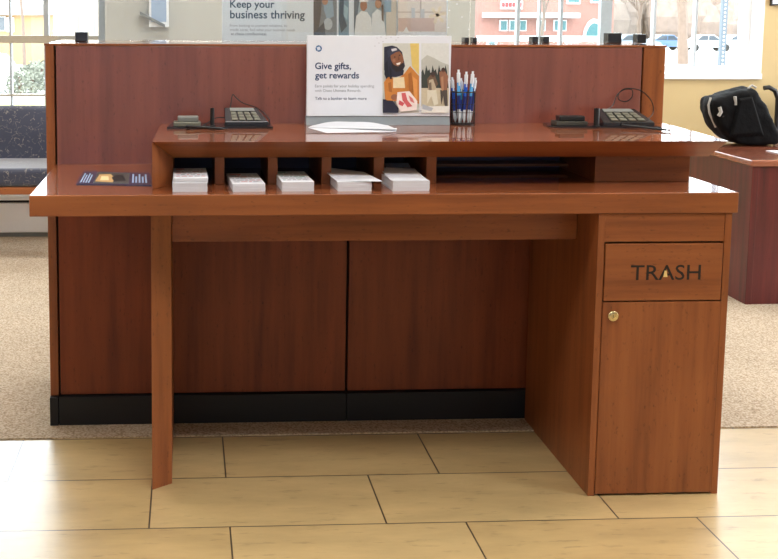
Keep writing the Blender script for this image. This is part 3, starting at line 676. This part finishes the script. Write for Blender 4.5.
# poster behind the screen
PY = .93
a, b = pix(222, 41, Y=PY), pix(447, 41, Y=PY); zt3 = pix(222, -60, Y=PY).z
ps = thing('business_poster', 'large pale poster reading Keep your business thriving standing behind the clear screen', 'poster', ((a.x+b.x)/2, PY, ZP))
MB().box(a.x, b.x, PY, PY+.008, ZP, zt3, .001).build('board', CARDB, ps)
board_text('headline', 'Keep your', 230, 274.5, 7.5, SLATET, ps, PY)
board_text('headline', 'business thriving', 230, 304.8, 18.2, SLATET, ps, PY)
board_text('body_text', 'From banking to payment solutions, to', 230, 287, 26.6, GREYT, ps, PY)
board_text('body_text', 'credit cards, find what your business needs', 230, 295, 31, GREYT, ps, PY)
board_text('body_text', 'at chase.com/business', 231, 266.5, 35.2, SLATET, ps, PY)
pp = [((128, 134, 140), rect(313.5, -60, 336.8, 40)), ((96, 92, 94), [(313.5, -20), (322, -8), (321, 14), (318, 33), (313.5, 33)]), ((150, 172, 188), [(323, -4), (332, -6), (334, 16), (327, 20), (324, 10)]), ((188, 196, 200), ell(328, 24, 4.5, 6)), ((74, 80, 92), [(314, 33), (324, 22), (326, 40), (314, 40)]), ((176, 134, 112), ell(325, 1, 3, 4)),
      ((120, 148, 164), rect(338.5, -60, 348.8, 40)), ((64, 84, 104), [(340, -10), (344, -2), (343, 14), (347, 26), (341, 33), (339, 20)]), ((160, 188, 200), [(344, 4), (348, 8), (347, 20), (344, 16)]),
      ((160, 176, 186), rect(353.8, -60, 396, 40)), ((100, 112, 124), [(354, -8), (360, -4), (358, 10), (356, 26), (354, 30)]), ((228, 230, 230), [(354, 38), (356, 16), (361, 11), (367, 12), (371, 18), (372, 38)]), ((170, 120, 96), ell(363.5, 5.5, 3.5, 5.5)), ((226, 228, 226), [(359, 2), (361, -3), (367, -3), (368, 2)]),
      ((224, 228, 230), [(371, 38), (372, 14), (377, 9), (383, 12), (386, 38)]), ((180, 134, 108), ell(378, 3.5, 3.2, 5)), ((86, 84, 88), [(375, 0), (377, -4), (381, -2), (381.5, 3), (379, 0)]), ((110, 96, 90), [(381, 6), (383, 4), (383.5, 22), (381.5, 20)]), ((206, 198, 186), rect(386, -60, 396, 40)), ((140, 170, 192), rect(384, -30, 391, 12)),
      ((236, 226, 218), rect(397.5, -60, 446, 40)), ((210, 196, 186), rect(397.5, 11.5, 446, 12.8)), ((196, 184, 176), rect(419.5, -60, 421, 40)), ((238, 240, 244), rect(398, 32, 446, 40)), ((214, 188, 178), rect(398, 18, 434, 31)), ((206, 210, 214), rect(411, 8, 414.5, 18)), ((204, 206, 208), rect(420, 9, 424, 18)), ((250, 250, 250), [(402, 33), (406, 26.5), (409, 33)])]
picture('photograph', PY, pp, ps)['label'] = 'strip of printed pictures of shop staff and a storefront'
# panel and bar added on the pier as a reflection in the clear screen
pa_, pb_ = pix(149, 27, Y=WY-.05), pix(168.5, -40, Y=WY-.05)
t = thing('reflection_panel', 'white framed pale blue panel added on the pier for a reflection in the clear screen', 'display', ((pa_.x+pb_.x)/2, WY-.03, pa_.z))
MB().box(pa_.x, pb_.x, WY-.05, WY-.02, pa_.z, pb_.z, .002).build('reflected_frame', WHITEP, t)
MB().box(pa_.x+.014, pb_.x-.014, WY-.053, WY-.05, pa_.z+.03, pb_.z-.02).build('reflected_pane', flat(160, 178, 202, .3), t)
q0, q1 = pix(140, 14.5, Y=WY-.03), pix(165, 27.5, Y=WY-.03)
MB().hexa([(q0.x, WY-.065, q0.z), (q1.x, WY-.065, q1.z), (q1.x, WY-.001, q1.z), (q0.x, WY-.001, q0.z)], [(q0.x, WY-.065, q0.z+.018), (q1.x, WY-.065, q1.z+.018), (q1.x, WY-.001, q1.z+.018), (q0.x, WY-.001, q0.z+.018)]).build('reflected_bar', GREYP, t)
# framed notice on the beige wall, upper right
f0_, f1_ = pix(771, 5.5, Y=WY-.02), pix(830, -60, Y=WY-.02)
t = thing('wall_frame', 'black framed picture hanging on the beige wall right of the window', 'picture frame', ((f0_.x+f1_.x)/2, WY-.01, f0_.z))
fw = .009
mb = MB().box(f0_.x, f1_.x, WY-.02, WY-.002, f0_.z, f0_.z+fw).box(f0_.x, f1_.x, WY-.02, WY-.002, f1_.z-fw, f1_.z).box(f0_.x, f0_.x+fw, WY-.02, WY-.002, f0_.z+fw, f1_.z-fw).box(f1_.x-fw, f1_.x, WY-.02, WY-.002, f0_.z+fw, f1_.z-fw)
mb.build('frame', BLK, t, smooth=False)
MB().box(f0_.x+fw, f1_.x-fw, WY-.012, WY-.004, f0_.z+fw, f1_.z-fw).build('print', CARD, t, smooth=False)

# ------------------------------------------------------------------ upholstered chair at the left window
ch = thing('guest_chair', 'navy patterned upholstered guest chair with wooden rail under the left window', 'chair', (-.95, 3.2, .004))
cxa, cxb = -1.32, -.58
yfS, ybS = 2.98, 3.56
zr = pix(20, 195, Y=yfS).z
MB().box(cxa+.03, cxb-.03, yfS+.005, ybS-.1, zr, zr+.04, .006).build('seat_rail', CH['x'], ch)
zs = pix(20, 171, Y=yfS).z
MB().box(cxa+.04, cxb-.04, yfS, ybS-.10, zr+.041, zs+.012, .028, seg=4).build('seat', FABRIC, ch)
mb = MB(); ztb = pix(15, 105.5, Y=3.45).z
xs = [cxa+.04+(cxb-cxa-.08)*i/12 for i in range(13)]
top = lambda x: ztb-.03*abs((x-(cxa+cxb)/2)/.35)**4
nb = 12
fr = []
for yy, off in ((3.42, 0), (3.50, .02)):
    pass
prof = []
for i, x in enumerate(xs):
    prof.append([(x, 3.405, zs-.03), (x, 3.40+.02, (zs+ztb)/2), (x, 3.445, top(x)-.03), (x, 3.47, top(x)), (x, 3.51, top(x)-.005), (x, 3.525, top(x)-.05), (x, 3.50, zs-.03)])
vs = [p for r in prof for p in r]; fs = []; k = 7
for i in range(12):
    for j in range(k): fs.append((i*k+j, (i+1)*k+j, (i+1)*k+(j+1) % k, i*k+(j+1) % k))
fs += [tuple(range(k)), tuple(12*k+j for j in range(k))[::-1]]
mb.add(vs, fs).build('backrest', FABRIC, ch, ang=1.2)
for xx in (cxa, cxb-.035):
    MB().hexa([(xx, yfS+.02, .004), (xx+.035, yfS+.02, .004), (xx+.035, yfS+.06, .004), (xx, yfS+.06, .004)], [(xx, yfS+.01, .62), (xx+.035, yfS+.01, .62), (xx+.035, yfS+.05, .62), (xx, yfS+.05, .62)], .004).build('leg', CH['z'], ch)
    MB().hexa([(xx, 3.50, .004), (xx+.035, 3.50, .004), (xx+.035, 3.54, .004), (xx, 3.54, .004)], [(xx, 3.38, .62), (xx+.035, 3.38, .62), (xx+.035, 3.42, .62), (xx, 3.42, .62)], .004).build('leg', CH['z'], ch)
    MB().box(xx-.005, xx+.04, yfS, 3.43, .622, .65, .008).build('armrest', CH['y'], ch)

# ------------------------------------------------------------------ right hand desk with bag
kc = pix(745, 304.5, Z=.004)
kz = pix(753, 160, Y=kc.y).z
od = thing('office_desk', 'dark mahogany office desk with lighter top behind the trash cabinet', 'desk', (kc.x+.7, kc.y+.5, .004))
MB().box(kc.x, kc.x+.03, kc.y, kc.y+1.0, .004, kz-.03, .002).build('side_panel', MAHO, od)
MB().box(kc.x+1.5, kc.x+1.53, kc.y, kc.y+1.0, .004, kz-.03, .002).build('side_panel', MAHO, od)
MB().box(kc.x+.03, kc.x+1.5, kc.y+.004, kc.y+.03, .004, kz-.03, .002).build('front_panel', MAHO, od)
MB().box(kc.x+.03, kc.x+1.5, kc.y+.97, kc.y+.995, .2, kz-.03, .002).build('back_panel', MAHO, od)
MB().box(kc.x-.012, kc.x+1.545, kc.y-.012, kc.y+1.012, kz-.03, kz, .009, seg=3).build('desktop', MAHOT, od)
# papers on the desk
p = pix(774, 152, Z=kz)
tag(MB().box(p.x-.022, p.x+.19, p.y-.10, p.y+.035, kz+.0005, kz+.004, .001).build('paper_stack', PAPER), 'white papers lying on the mahogany desk right of the bag', 'paper')
# bag : a soft slanted carrier
bg0 = pix(736, 146.5, Z=kz)
BY = bg0.y+.10
def bp(px, py): q_ = pix(px, py, Y=BY); return q_
out = [(729, 146), (721, 138), (712, 128), (706, 118), (703.5, 108), (705, 98), (710, 95), (722, 93), (733, 89), (743, 86.5), (749, 87), (754, 93), (760, 104), (767, 118), (774, 132), (776, 139), (773, 144), (766, 147), (750, 147.6)]
bag = thing('black_bag', 'bulging black fabric bag with grey zip pulls slumped on the mahogany desk', 'bag', (bp(742, 146).x, BY, kz))
mb = MB(); N = len(out); cc = Vector((0, 0, 0)); P = [bp(*o) for o in out]; cc = sum(P, Vector())/N
levels = [(-.115, .70), (-.108, .86), (-.085, .97), (-.04, 1.0), (.04, 1.0), (.085, .96), (.105, .84), (.112, .66)]
zfl = kz+.006
vs = []
for yy, s in levels:
    for i, q_ in enumerate(P):
        w = 1+.012*math.sin(i*2.3+yy*40)
        v = cc+(q_-cc)*s*w; vs.append((v.x+.12*yy, BY+yy, max(zfl, v.z)))
fs = []
for i in range(len(levels)-1):
    for k in range(N): fs.append((i*N+k, i*N+(k+1) % N, (i+1)*N+(k+1) % N, (i+1)*N+k))
fs += [tuple(range(N))[::-1], tuple((len(levels)-1)*N+k for k in range(N))]
BAGM = plain('black_nylon', rgb(7, 7, 9), .8, noise=.1, nscale=30, bump=.5)
BAGM.node_tree.nodes['Principled BSDF'].inputs['Specular IOR Level'].default_value = .15
bo = mb.add(vs, fs).build('body', BAGM, bag, ang=3.0)
sd = bo.modifiers.new('round', 'SUBSURF'); sd.levels = 2; sd.render_levels = 2
tx = bpy.data.textures.new('creases', 'CLOUDS'); tx.noise_scale = .07; tx.noise_depth = 2
dm = bo.modifiers.new('creases', 'DISPLACE'); dm.texture = tx; dm.strength = .022; dm.mid_level = .5
yb_ = BY-.118
def bt(px, py): q_ = pix(px, py, Y=BY-.112); return Vector((q_.x, q_.y, q_.z))
MB().hexa([bt(738, 98)+Vector((0, -.004, 0)), bt(752, 96)+Vector((0, -.004, 0)), bt(764, 136)+Vector((0, -.004, 0)), bt(728, 138)+Vector((0, -.004, 0))], [bt(739, 100)+Vector((0, -.02, 0)), bt(750, 98)+Vector((0, -.02, 0)), bt(760, 132)+Vector((0, -.02, 0)), bt(731, 134)+Vector((0, -.02, 0))], .004).build('front_pocket', BAGM, bag)
GZ = plain('grey_webbing', rgb(168, 166, 160), .6)
MB().tube([bt(719.5, 107), bt(721, 112), bt(718.5, 116)], .009, 8).build('buckle', GZ, bag)
MB().tube([bt(735, 96.5), bt(735.5, 105)], .008, 8).build('buckle', GZ, bag)
MB().tube([bp(742, 88)+Vector((0, -.06, 0)), bp(746, 84.5)+Vector((0, -.06, 0)), bp(750, 87)+Vector((0, -.06, 0))], .006, 8).build('top_loop', GZ, bag)
MB().tube([bt(722, 112), bt(726, 111), bt(725.5, 115), bt(722, 117)], .003, 6).build('strap_ring', BLKS, bag)
MB().tube([bp(706, 97)+Vector((0, -.05, 0)), bp(703, 104)+Vector((0, -.06, 0)), bp(704, 112)+Vector((0, -.06, 0)), bp(711, 126)+Vector((0, -.05, 0))], .006, 8).build('side_strap', GZ, bag)
# office chair whose back rises behind the desk
oy = kc.y+1.58
c_a, c_b = pix(764, 88, Y=oy), pix(775, 90, Y=oy)
oc = thing('office_chair', 'black office chair rising behind the mahogany desk at the far right', 'chair', (c_b.x+.25, oy-.2, .004))
MB().tube([c_a, c_a+Vector((.03, 0, .004)), c_b+Vector((0, 0, -.004)), c_b+Vector((.02, 0, -.05)), c_b+Vector((.025, 0, -.45))], .014, 10).build('back_frame', BLK, oc)
MB().box(c_b.x+.03, c_b.x+.50, oy-.02, oy+.02, c_b.z-.42, c_b.z-.01, .015).build('backrest', BLKS, oc)
MB().box(c_b.x+.0, c_b.x+.50, oy-.48, oy-.02, .43, .50, .03, seg=3).build('seat', BLKS, oc)
MB().lathe([(.03, 0), (.03, .36)], (c_b.x+.25, oy-.25, .075), 16).build('gas_post', BLK, oc)
for k in range(5):
    a_ = 2*math.pi*k/5; dx, dy = math.cos(a_)*.28, math.sin(a_)*.28
    MB().tube([(c_b.x+.25, oy-.25, .09), (c_b.x+.25+dx, oy-.25+dy, .065)], .02, 8, r1=.012).build('leg', BLK, oc)
    MB().lathe([(.024, -.012), (.026, -.008), (.026, .008), (.024, .012)], (c_b.x+.25+dx, oy-.25+dy, .030), 14, axis='y').build('caster', BLK, oc)

# ------------------------------------------------------------------ outside
GR = plain('pale_pavement', rgb(178, 178, 176), .9, noise=.05, nscale=.6)
def gz(y): return -.12-(y-4.1)*.018
mb = MB(); mb.add([(-60, 4.1, gz(4.1)), (90, 4.1, gz(4.1)), (90, 200, gz(200)), (-60, 200, gz(200))], [(0, 1, 2, 3)])
mb.add([(-60, -40, -.16), (90, -40, -.16), (90, RY0-.2, -.16), (-60, RY0-.2, -.16), (-60, -40, -.4), (90, -40, -.4), (90, RY0-.2, -.4), (-60, RY0-.2, -.4)], [(0, 1, 2, 3), (7, 6, 5, 4)])
mb.add([(-60, 4.1, gz(4.1)-.3), (90, 4.1, gz(4.1)-.3), (90, 200, gz(200)-.3), (-60, 200, gz(200)-.3)], [(3, 2, 1, 0)])
struct('ground_outside', mb, GR)
mb = MB(); y0_, y1_ = 15.5, 19.5
mb.add([(-12, y0_, gz(y0_)+.03), (-1.2, y0_, gz(y0_)+.03), (-1.0, y1_, gz(y1_)+.03), (-12, y1_, gz(y1_)+.03), (-12, y0_, gz(y0_)-.05), (-1.2, y0_, gz(y0_)-.05), (-1.0, y1_, gz(y1_)-.05), (-12, y1_, gz(y1_)-.05)], [(0, 1, 2, 3), (0, 4, 5, 1), (1, 5, 6, 2), (2, 6, 7, 3), (3, 7, 4, 0)])
tag(mb.build('lawn', plain('winter_grass', rgb(186, 190, 120), .9, noise=.25, nscale=12)), 'strip of yellowish winter lawn outside the left window', 'grass', kind='stuff')

BRICK = plain('pale_brick', rgb(160, 112, 100), .85, noise=.1, nscale=6)
TAN = plain('tan_stucco', rgb(190, 150, 104), .85, noise=.05, nscale=2)
ROOFM = plain('grey_roof', rgb(150, 146, 142), .9)
TEALG = plain('teal_window_glass', rgb(60, 110, 114), .15)
SIGNR = plain('red_letters', rgb(196, 60, 60), .5)
def P2(px, py, Y): return pix(px, py, Y=Y)
# brick shop behind the right window
Yb = 70
a, b = P2(470, 10, Yb), P2(614, 10, Yb)
bl = thing('brick_building', 'pale red brick building with teal windows across the parking lot', 'building', ((a.x+b.x)/2, Yb+4, gz(Yb)))
MB().box(a.x, b.x, Yb, Yb+9, gz(Yb)-.5, 8).build('wall', BRICK, bl, smooth=False)
MB().box(a.x-.3, b.x+.3, Yb-.3, Yb+9.3, 8, 8.5).build('roof', ROOFM, bl, smooth=False)
def face(name, x0, y0, x1, y1, mat, t_=.15, parent=bl, Y=Yb):
    p, q_ = P2(x0, y1, Y), P2(x1, y0, Y); return MB().box(p.x, q_.x, Y-t_, Y+.01, p.z, q_.z).build(name, mat, parent, smooth=False)
for (x0, x1) in [(499, 507), (508.5, 517), (518.5, 526), (536, 545), (553, 566)]:
    w = face('window', x0, 20, x1, 31, WHITEP); face('pane', x0+1, 21, x1-1, 30, TEALG, .22, w)
face('awning', 482, 13, 575, 17.5, flat(206, 226, 226), 1.0); face('band', 476, 36, 606, 41, WHITEP, .3)
face('white_trim', 500, 1, 522, 9, WHITEP, .2)
for x in (501, 504.5, 508, 511.5, 515, 518): face('sign_letter', x, 2.5, x+2.6, 7, SIGNR, .3)
for (x0, y0, x1, y1) in [(566, -8, 580, 4), (590, -6, 602, 3), (488, -14, 498, -4)]:
    w = face('window', x0, y0, x1, y1, WHITEP); face('pane', x0+1.5, y0+1, x1-1.5, y1-2, TEALG, .22, w)
p, q_ = P2(582, 41, Yb), P2(604, 19, Yb); arch = [((p.x+q_.x)/2+(q_.x-p.x)/2*math.cos(a_), p.z+(q_.z-p.z)*math.sin(a_)) for a_ in [math.pi*i/12 for i in range(13)]]
w = MB().sheet([(x, Yb-.2, z) for x, z in arch], (0, .2, 0)).build('arched_window', WHITEP, bl, smooth=False)
cxm = (p.x+q_.x)/2
MB().sheet([(cxm+(x-cxm)*.8, Yb-.26, p.z+(z-p.z)*.82) for x, z in arch], (0, .05, 0)).build('pane', TEALG, w, smooth=False)
# tan house beyond the left window
Yl = 45
a, b = P2(-60, 20, Yl), P2(31, 20, Yl)
hs = thing('tan_house', 'tan building with a dark window beyond the left window', 'building', ((a.x+b.x)/2, Yl+4, gz(Yl)))
ev = P2(10, 15, Yl).z
MB().box(a.x, b.x, Yl, Yl+8, gz(Yl)-.3, ev).build('wall', TAN, hs, smooth=False)
MB().hexa([(a.x-.3, Yl-.4, ev), (b.x+.3, Yl-.4, ev), (b.x+.3, Yl+8.4, ev), (a.x-.3, Yl+8.4, ev)], [(a.x-.3, Yl+3.8, ev+.9), (b.x+.3, Yl+3.8, ev+.9), (b.x+.3, Yl+4.2, ev+.9), (a.x-.3, Yl+4.2, ev+.9)]).build('roof', ROOFM, hs, smooth=False)
for (x0, x1) in [(-8, 5), (-30, -18)]:
    w = face('window', x0-1, 16.5, x1+1, 31, WHITEP, .1, hs, Yl); face('pane', x0, 17.5, x1, 30, flat(96, 100, 104, .2), .16, w, Yl)
face('garage_door', 7, 17.5, 14, 32, WHITEP, .1, hs, Yl)
# cream building seen through the glass left of the pier
Yc = 60
a, b = P2(60, 20, Yc), P2(150, 20, Yc)
cb = thing('cream_building', 'long cream building far beyond the left window', 'building', ((a.x+b.x)/2, Yc+4, gz(Yc)))
MB().box(a.x, b.x, Yc, Yc+8, gz(Yc)-.3, P2(70, -18, Yc).z).build('wall', plain('cream_siding', rgb(196, 178, 160), .85, noise=.04, nscale=2), cb, smooth=False)
MB().box(a.x-.3, b.x+.3, Yc-.3, Yc+8.3, P2(70, -18, Yc).z, P2(70, -20, Yc).z+.2).build('roof', ROOFM, cb, smooth=False)
for x0 in (77, 94): face('downpipe', x0, 10, x0+1, 40, ROOFM, .2, cb, Yc)

# bare trees
BARK = plain('pale_bark', rgb(122, 104, 92), .9, noise=.15, nscale=6)
def tree(label, px, py, Y, h, r, seed, spread=.5):
    rr = random.Random(seed); base = P2(px, py, Y); base.z = gz(Y)
    t = thing('bare_tree', label, 'tree', tuple(base), 'bare winter trees')
    tr = MB(); bn = MB()
    def grow(p, d, L, rad, dep, mb):
        pts = [p]; q = p.copy()
        for i in range(3):
            d = (d+Vector((rr.uniform(-.12, .12), rr.uniform(-.12, .12), rr.uniform(-.02, .12)))).normalized(); q = q+d*L/3; pts.append(q.copy())
        mb.tube(pts, rad, 6 if dep > 1 else 4, r1=rad*.62)
        if dep == 0: return
        for k in range(3 if dep > 2 else 4):
            a = rr.uniform(0, 6.28); e = (d*1.0+Vector((math.cos(a), math.sin(a), .25))*spread*rr.uniform(.7, 1.3)).normalized()
            s = pts[rr.choice([1, 2, 3, 3])] if dep < 4 else pts[rr.choice([2, 3, 3])]
            grow(s.copy(), e, L*rr.uniform(.6, .8), rad*.52, dep-1, bn)
    grow(base.copy(), Vector((0, 0, 1)), h*.42, r, 4, tr)
    tr.build('trunk', BARK, t, ang=1.2); bn.build('branches', BARK, t, ang=1.2)
tree('large bare tree with a thick pale trunk outside the right window', 683, 64, 48, 9, .26, 3, .75)
tree('thin bare tree standing before the brick building', 541, 44, 60, 9, .12, 5, .6)
tree('bare tree with wide branches left of the sign post', 640, 48, 85, 9, .2, 8, .8)
tree('slender bare tree between the tan house and the window mullion', 24, 40, 38, 6, .08, 11, .5)
# far brown woods line
mb = MB()
rr = random.Random(4)
WOOD = plain('bare_woods', rgb(132, 116, 106), .95, noise=.2, nscale=1.2)
Yw = 130
for i in range(70):
    p = P2(606+i*2.4, 40, Yw+rr.uniform(0, 12)); hgt = rr.uniform(5, 8.5)
    mb.lathe([(.5, 0), (2.2, hgt*.3), (2.5, hgt*.55), (1.6, hgt*.85), (.3, hgt)], (p.x, p.y, gz(Yw)-.3), 7)
tag(mb.build('distant_woods', WOOD, ang=.3), 'hazy line of bare brown woods beyond the right window', 'woods', kind='stuff')
# parked cars
def car(px, Y, colr, label, rot=0.0, nose=1):
    p = P2(px, 45, Y); z = gz(Y)
    t = thing('parked_car', label, 'car', (p.x, p.y, z), 'parked cars across the lot')
    cm = plain('car_paint_%d_%d_%d' % colr, rgb(*colr), .25, coat=.8, noise=.01)
    L_, Wd = 4.4, 1.75
    side = [(-2.2, .35), (-2.2, .75), (-1.9, .9), (-1.2, .95), (1.1, .95), (2.0, .82), (2.2, .6), (2.2, .35)]
    cabn = [(-1.35, .95), (-.75, 1.42), (.35, 1.44), (1.1, .95)]
    def ext(poly, w0, w1, mb): return mb.hexa([(p.x+nose*a_, p.y-w0/2, z+b_) for a_, b_ in poly], [(p.x+nose*a_, p.y+w1/2, z+b_) for a_, b_ in poly], .03)
    ext(side, Wd, Wd, MB()).build('car_body', cm, t)
    ext(cabn, Wd*.86, Wd*.86, MB()).build('cabin', cm, t)
    mb = MB()
    for s in (-1, 1):
        y_ = p.y+s*Wd*.435
        for poly in ([(-1.15, .98), (-.7, 1.36), (-.2, 1.37), (-.2, .98)], [(-.12, .98), (-.12, 1.37), (.3, 1.38), (.9, .98)]):
            mb.sheet([(p.x+nose*a_, y_, z+b_) for a_, b_ in poly], (0, s*.02, 0))
    mb.build('side_windows', flat(70, 78, 86, .1), t)
    for a_ in (-1.35, 1.35):
        for s in (-1, 1): MB().lathe([(.2, -.1), (.33, -.1), (.33, .1), (.2, .1)], (p.x+nose*a_, p.y+s*.8, z+.33), 16, axis='y').build('wheel', BLK, t)
car(706, 92, (196, 200, 204), 'silver car parked farthest right behind the sign post')
car(662, 96, (92, 120, 156), 'blue car parked left of the large bare tree', nose=-1)
car(735, 105, (210, 208, 204), 'white car at the far right edge of the window', nose=-1)
car(632, 88, (150, 158, 168), 'grey car parked behind the right end of the partition')
car(-92, 22, (232, 232, 232), 'white car parked by the lawn outside the left window')
# perforated steel sign post
sp = P2(721.5, 60, 11); 
mb = MB(); wdt = .035
mb.box(sp.x-wdt, sp.x+wdt, 11-.03, 11+.03, gz(11), 3.2)
for i in range(60): mb.lathe([(.012, -.033), (.012, -.0305)], (sp.x, 11, .2+i*.05), 8, m=1, axis='y')
tag(mb.build('sign_post', [plain('galvanised_steel', rgb(92, 102, 112), .5, metal=.3), plain('post_holes', rgb(214, 218, 220), .8)], smooth=False), 'perforated galvanised steel post close outside the right window', 'post')
# speckled shrubs outside the left window
def shrub(px, py, Y, r, label, seed):
    rr = random.Random(seed); p = P2(px, py, Y); z = gz(Y)
    t = thing('shrub', label, 'shrub', (p.x, Y, z), 'shrubs outside the left window')
    mb = MB()
    for i in range(420):
        th = rr.uniform(0, 6.28); u = rr.random()**.5; hh = rr.uniform(.05, 1)
        c = Vector((p.x+math.cos(th)*u*r*(1-.4*hh), Y+math.sin(th)*u*r*(1-.4*hh), z+hh*r*1.3)); s = r*.11
        a_ = Vector((rr.uniform(-1, 1), rr.uniform(-1, 1), rr.uniform(-1, 1))).normalized()*s; b_ = a_.orthogonal().normalized()*s*.6
        mb.add([c-a_, c+b_, c+a_, c-b_], [(0, 1, 2, 3)])
    mb.build('leaves', plain('shrub_leaf', rgb(120, 122, 108), .8, noise=.3, nscale=9), t, smooth=False)
    MB().tube([(p.x, Y, z-.03), (p.x, Y, z+r)], .04, 6).build('stem', BARK, t)
shrub(20, 75, 21, .38, 'small speckled shrub beside the window mullion, nearest the white car', 1)
shrub(32, 75, 22, .46, 'bushy speckled shrub next to the partition edge in the left window', 2)
shrub(42, 75, 24, .5, 'rearmost speckled shrub partly behind the partition edge', 3)

# ------------------------------------------------------------------ light
w = bpy.data.worlds.new('world'); sc.world = w; w.use_nodes = True; nt = w.node_tree
bgn = nt.nodes['Background']
sky = nt.nodes.new('ShaderNodeTexSky'); sky.sky_type = 'HOSEK_WILKIE'; sky.turbidity = 6; sky.ground_albedo = .6
sky.sun_direction = Vector((-1, -.12, 1)).normalized()
mx = nt.nodes.new('ShaderNodeMix'); mx.data_type = 'RGBA'; mx.inputs[0].default_value = .8; mx.inputs[7].default_value = (.9, .96, 1, 1)
nt.links.new(sky.outputs[0], mx.inputs[6]); nt.links.new(mx.outputs[2], bgn.inputs[0]); bgn.inputs[1].default_value = 9
sl = bpy.data.lights.new('sun', 'SUN'); sl.energy = 2; sl.angle = .05; sl.color = (1, .95, .88)
so = bpy.data.objects.new('sun', sl); col.objects.link(so); so.rotation_euler = Vector((1, .12, -1)).to_track_quat('-Z', 'Y').to_euler()
# ceiling light fittings
for x in (-2.6, .3, 3.2):
    for y in (-4.8, -1.1, .4, 2.5):
        en = {-4.8: 5, -1.1: 44, .4: 20, 2.5: 30}[y]*({-2.6: .4, .3: .9, 3.2: 1.3}[x] if y < 0 else 1)
        al = bpy.data.lights.new('ceiling_light', 'AREA'); al.shape = 'RECTANGLE'; al.size = 1.2; al.size_y = .6; al.energy = en; al.color = (1, .985, .97)
        ao = bpy.data.objects.new('ceiling_light', al); col.objects.link(ao); ao.location = (x, y, H-.02)
sc.view_settings.view_transform = 'Standard'; sc.view_settings.look = 'None'; sc.view_settings.gamma = 1; sc.view_settings.exposure = 0
sc.cycles.use_denoising = True; sc.cycles.max_bounces = 10; sc.cycles.diffuse_bounces = 4; sc.cycles.transparent_max_bounces = 12
sc.cycles.sample_clamp_indirect = 6
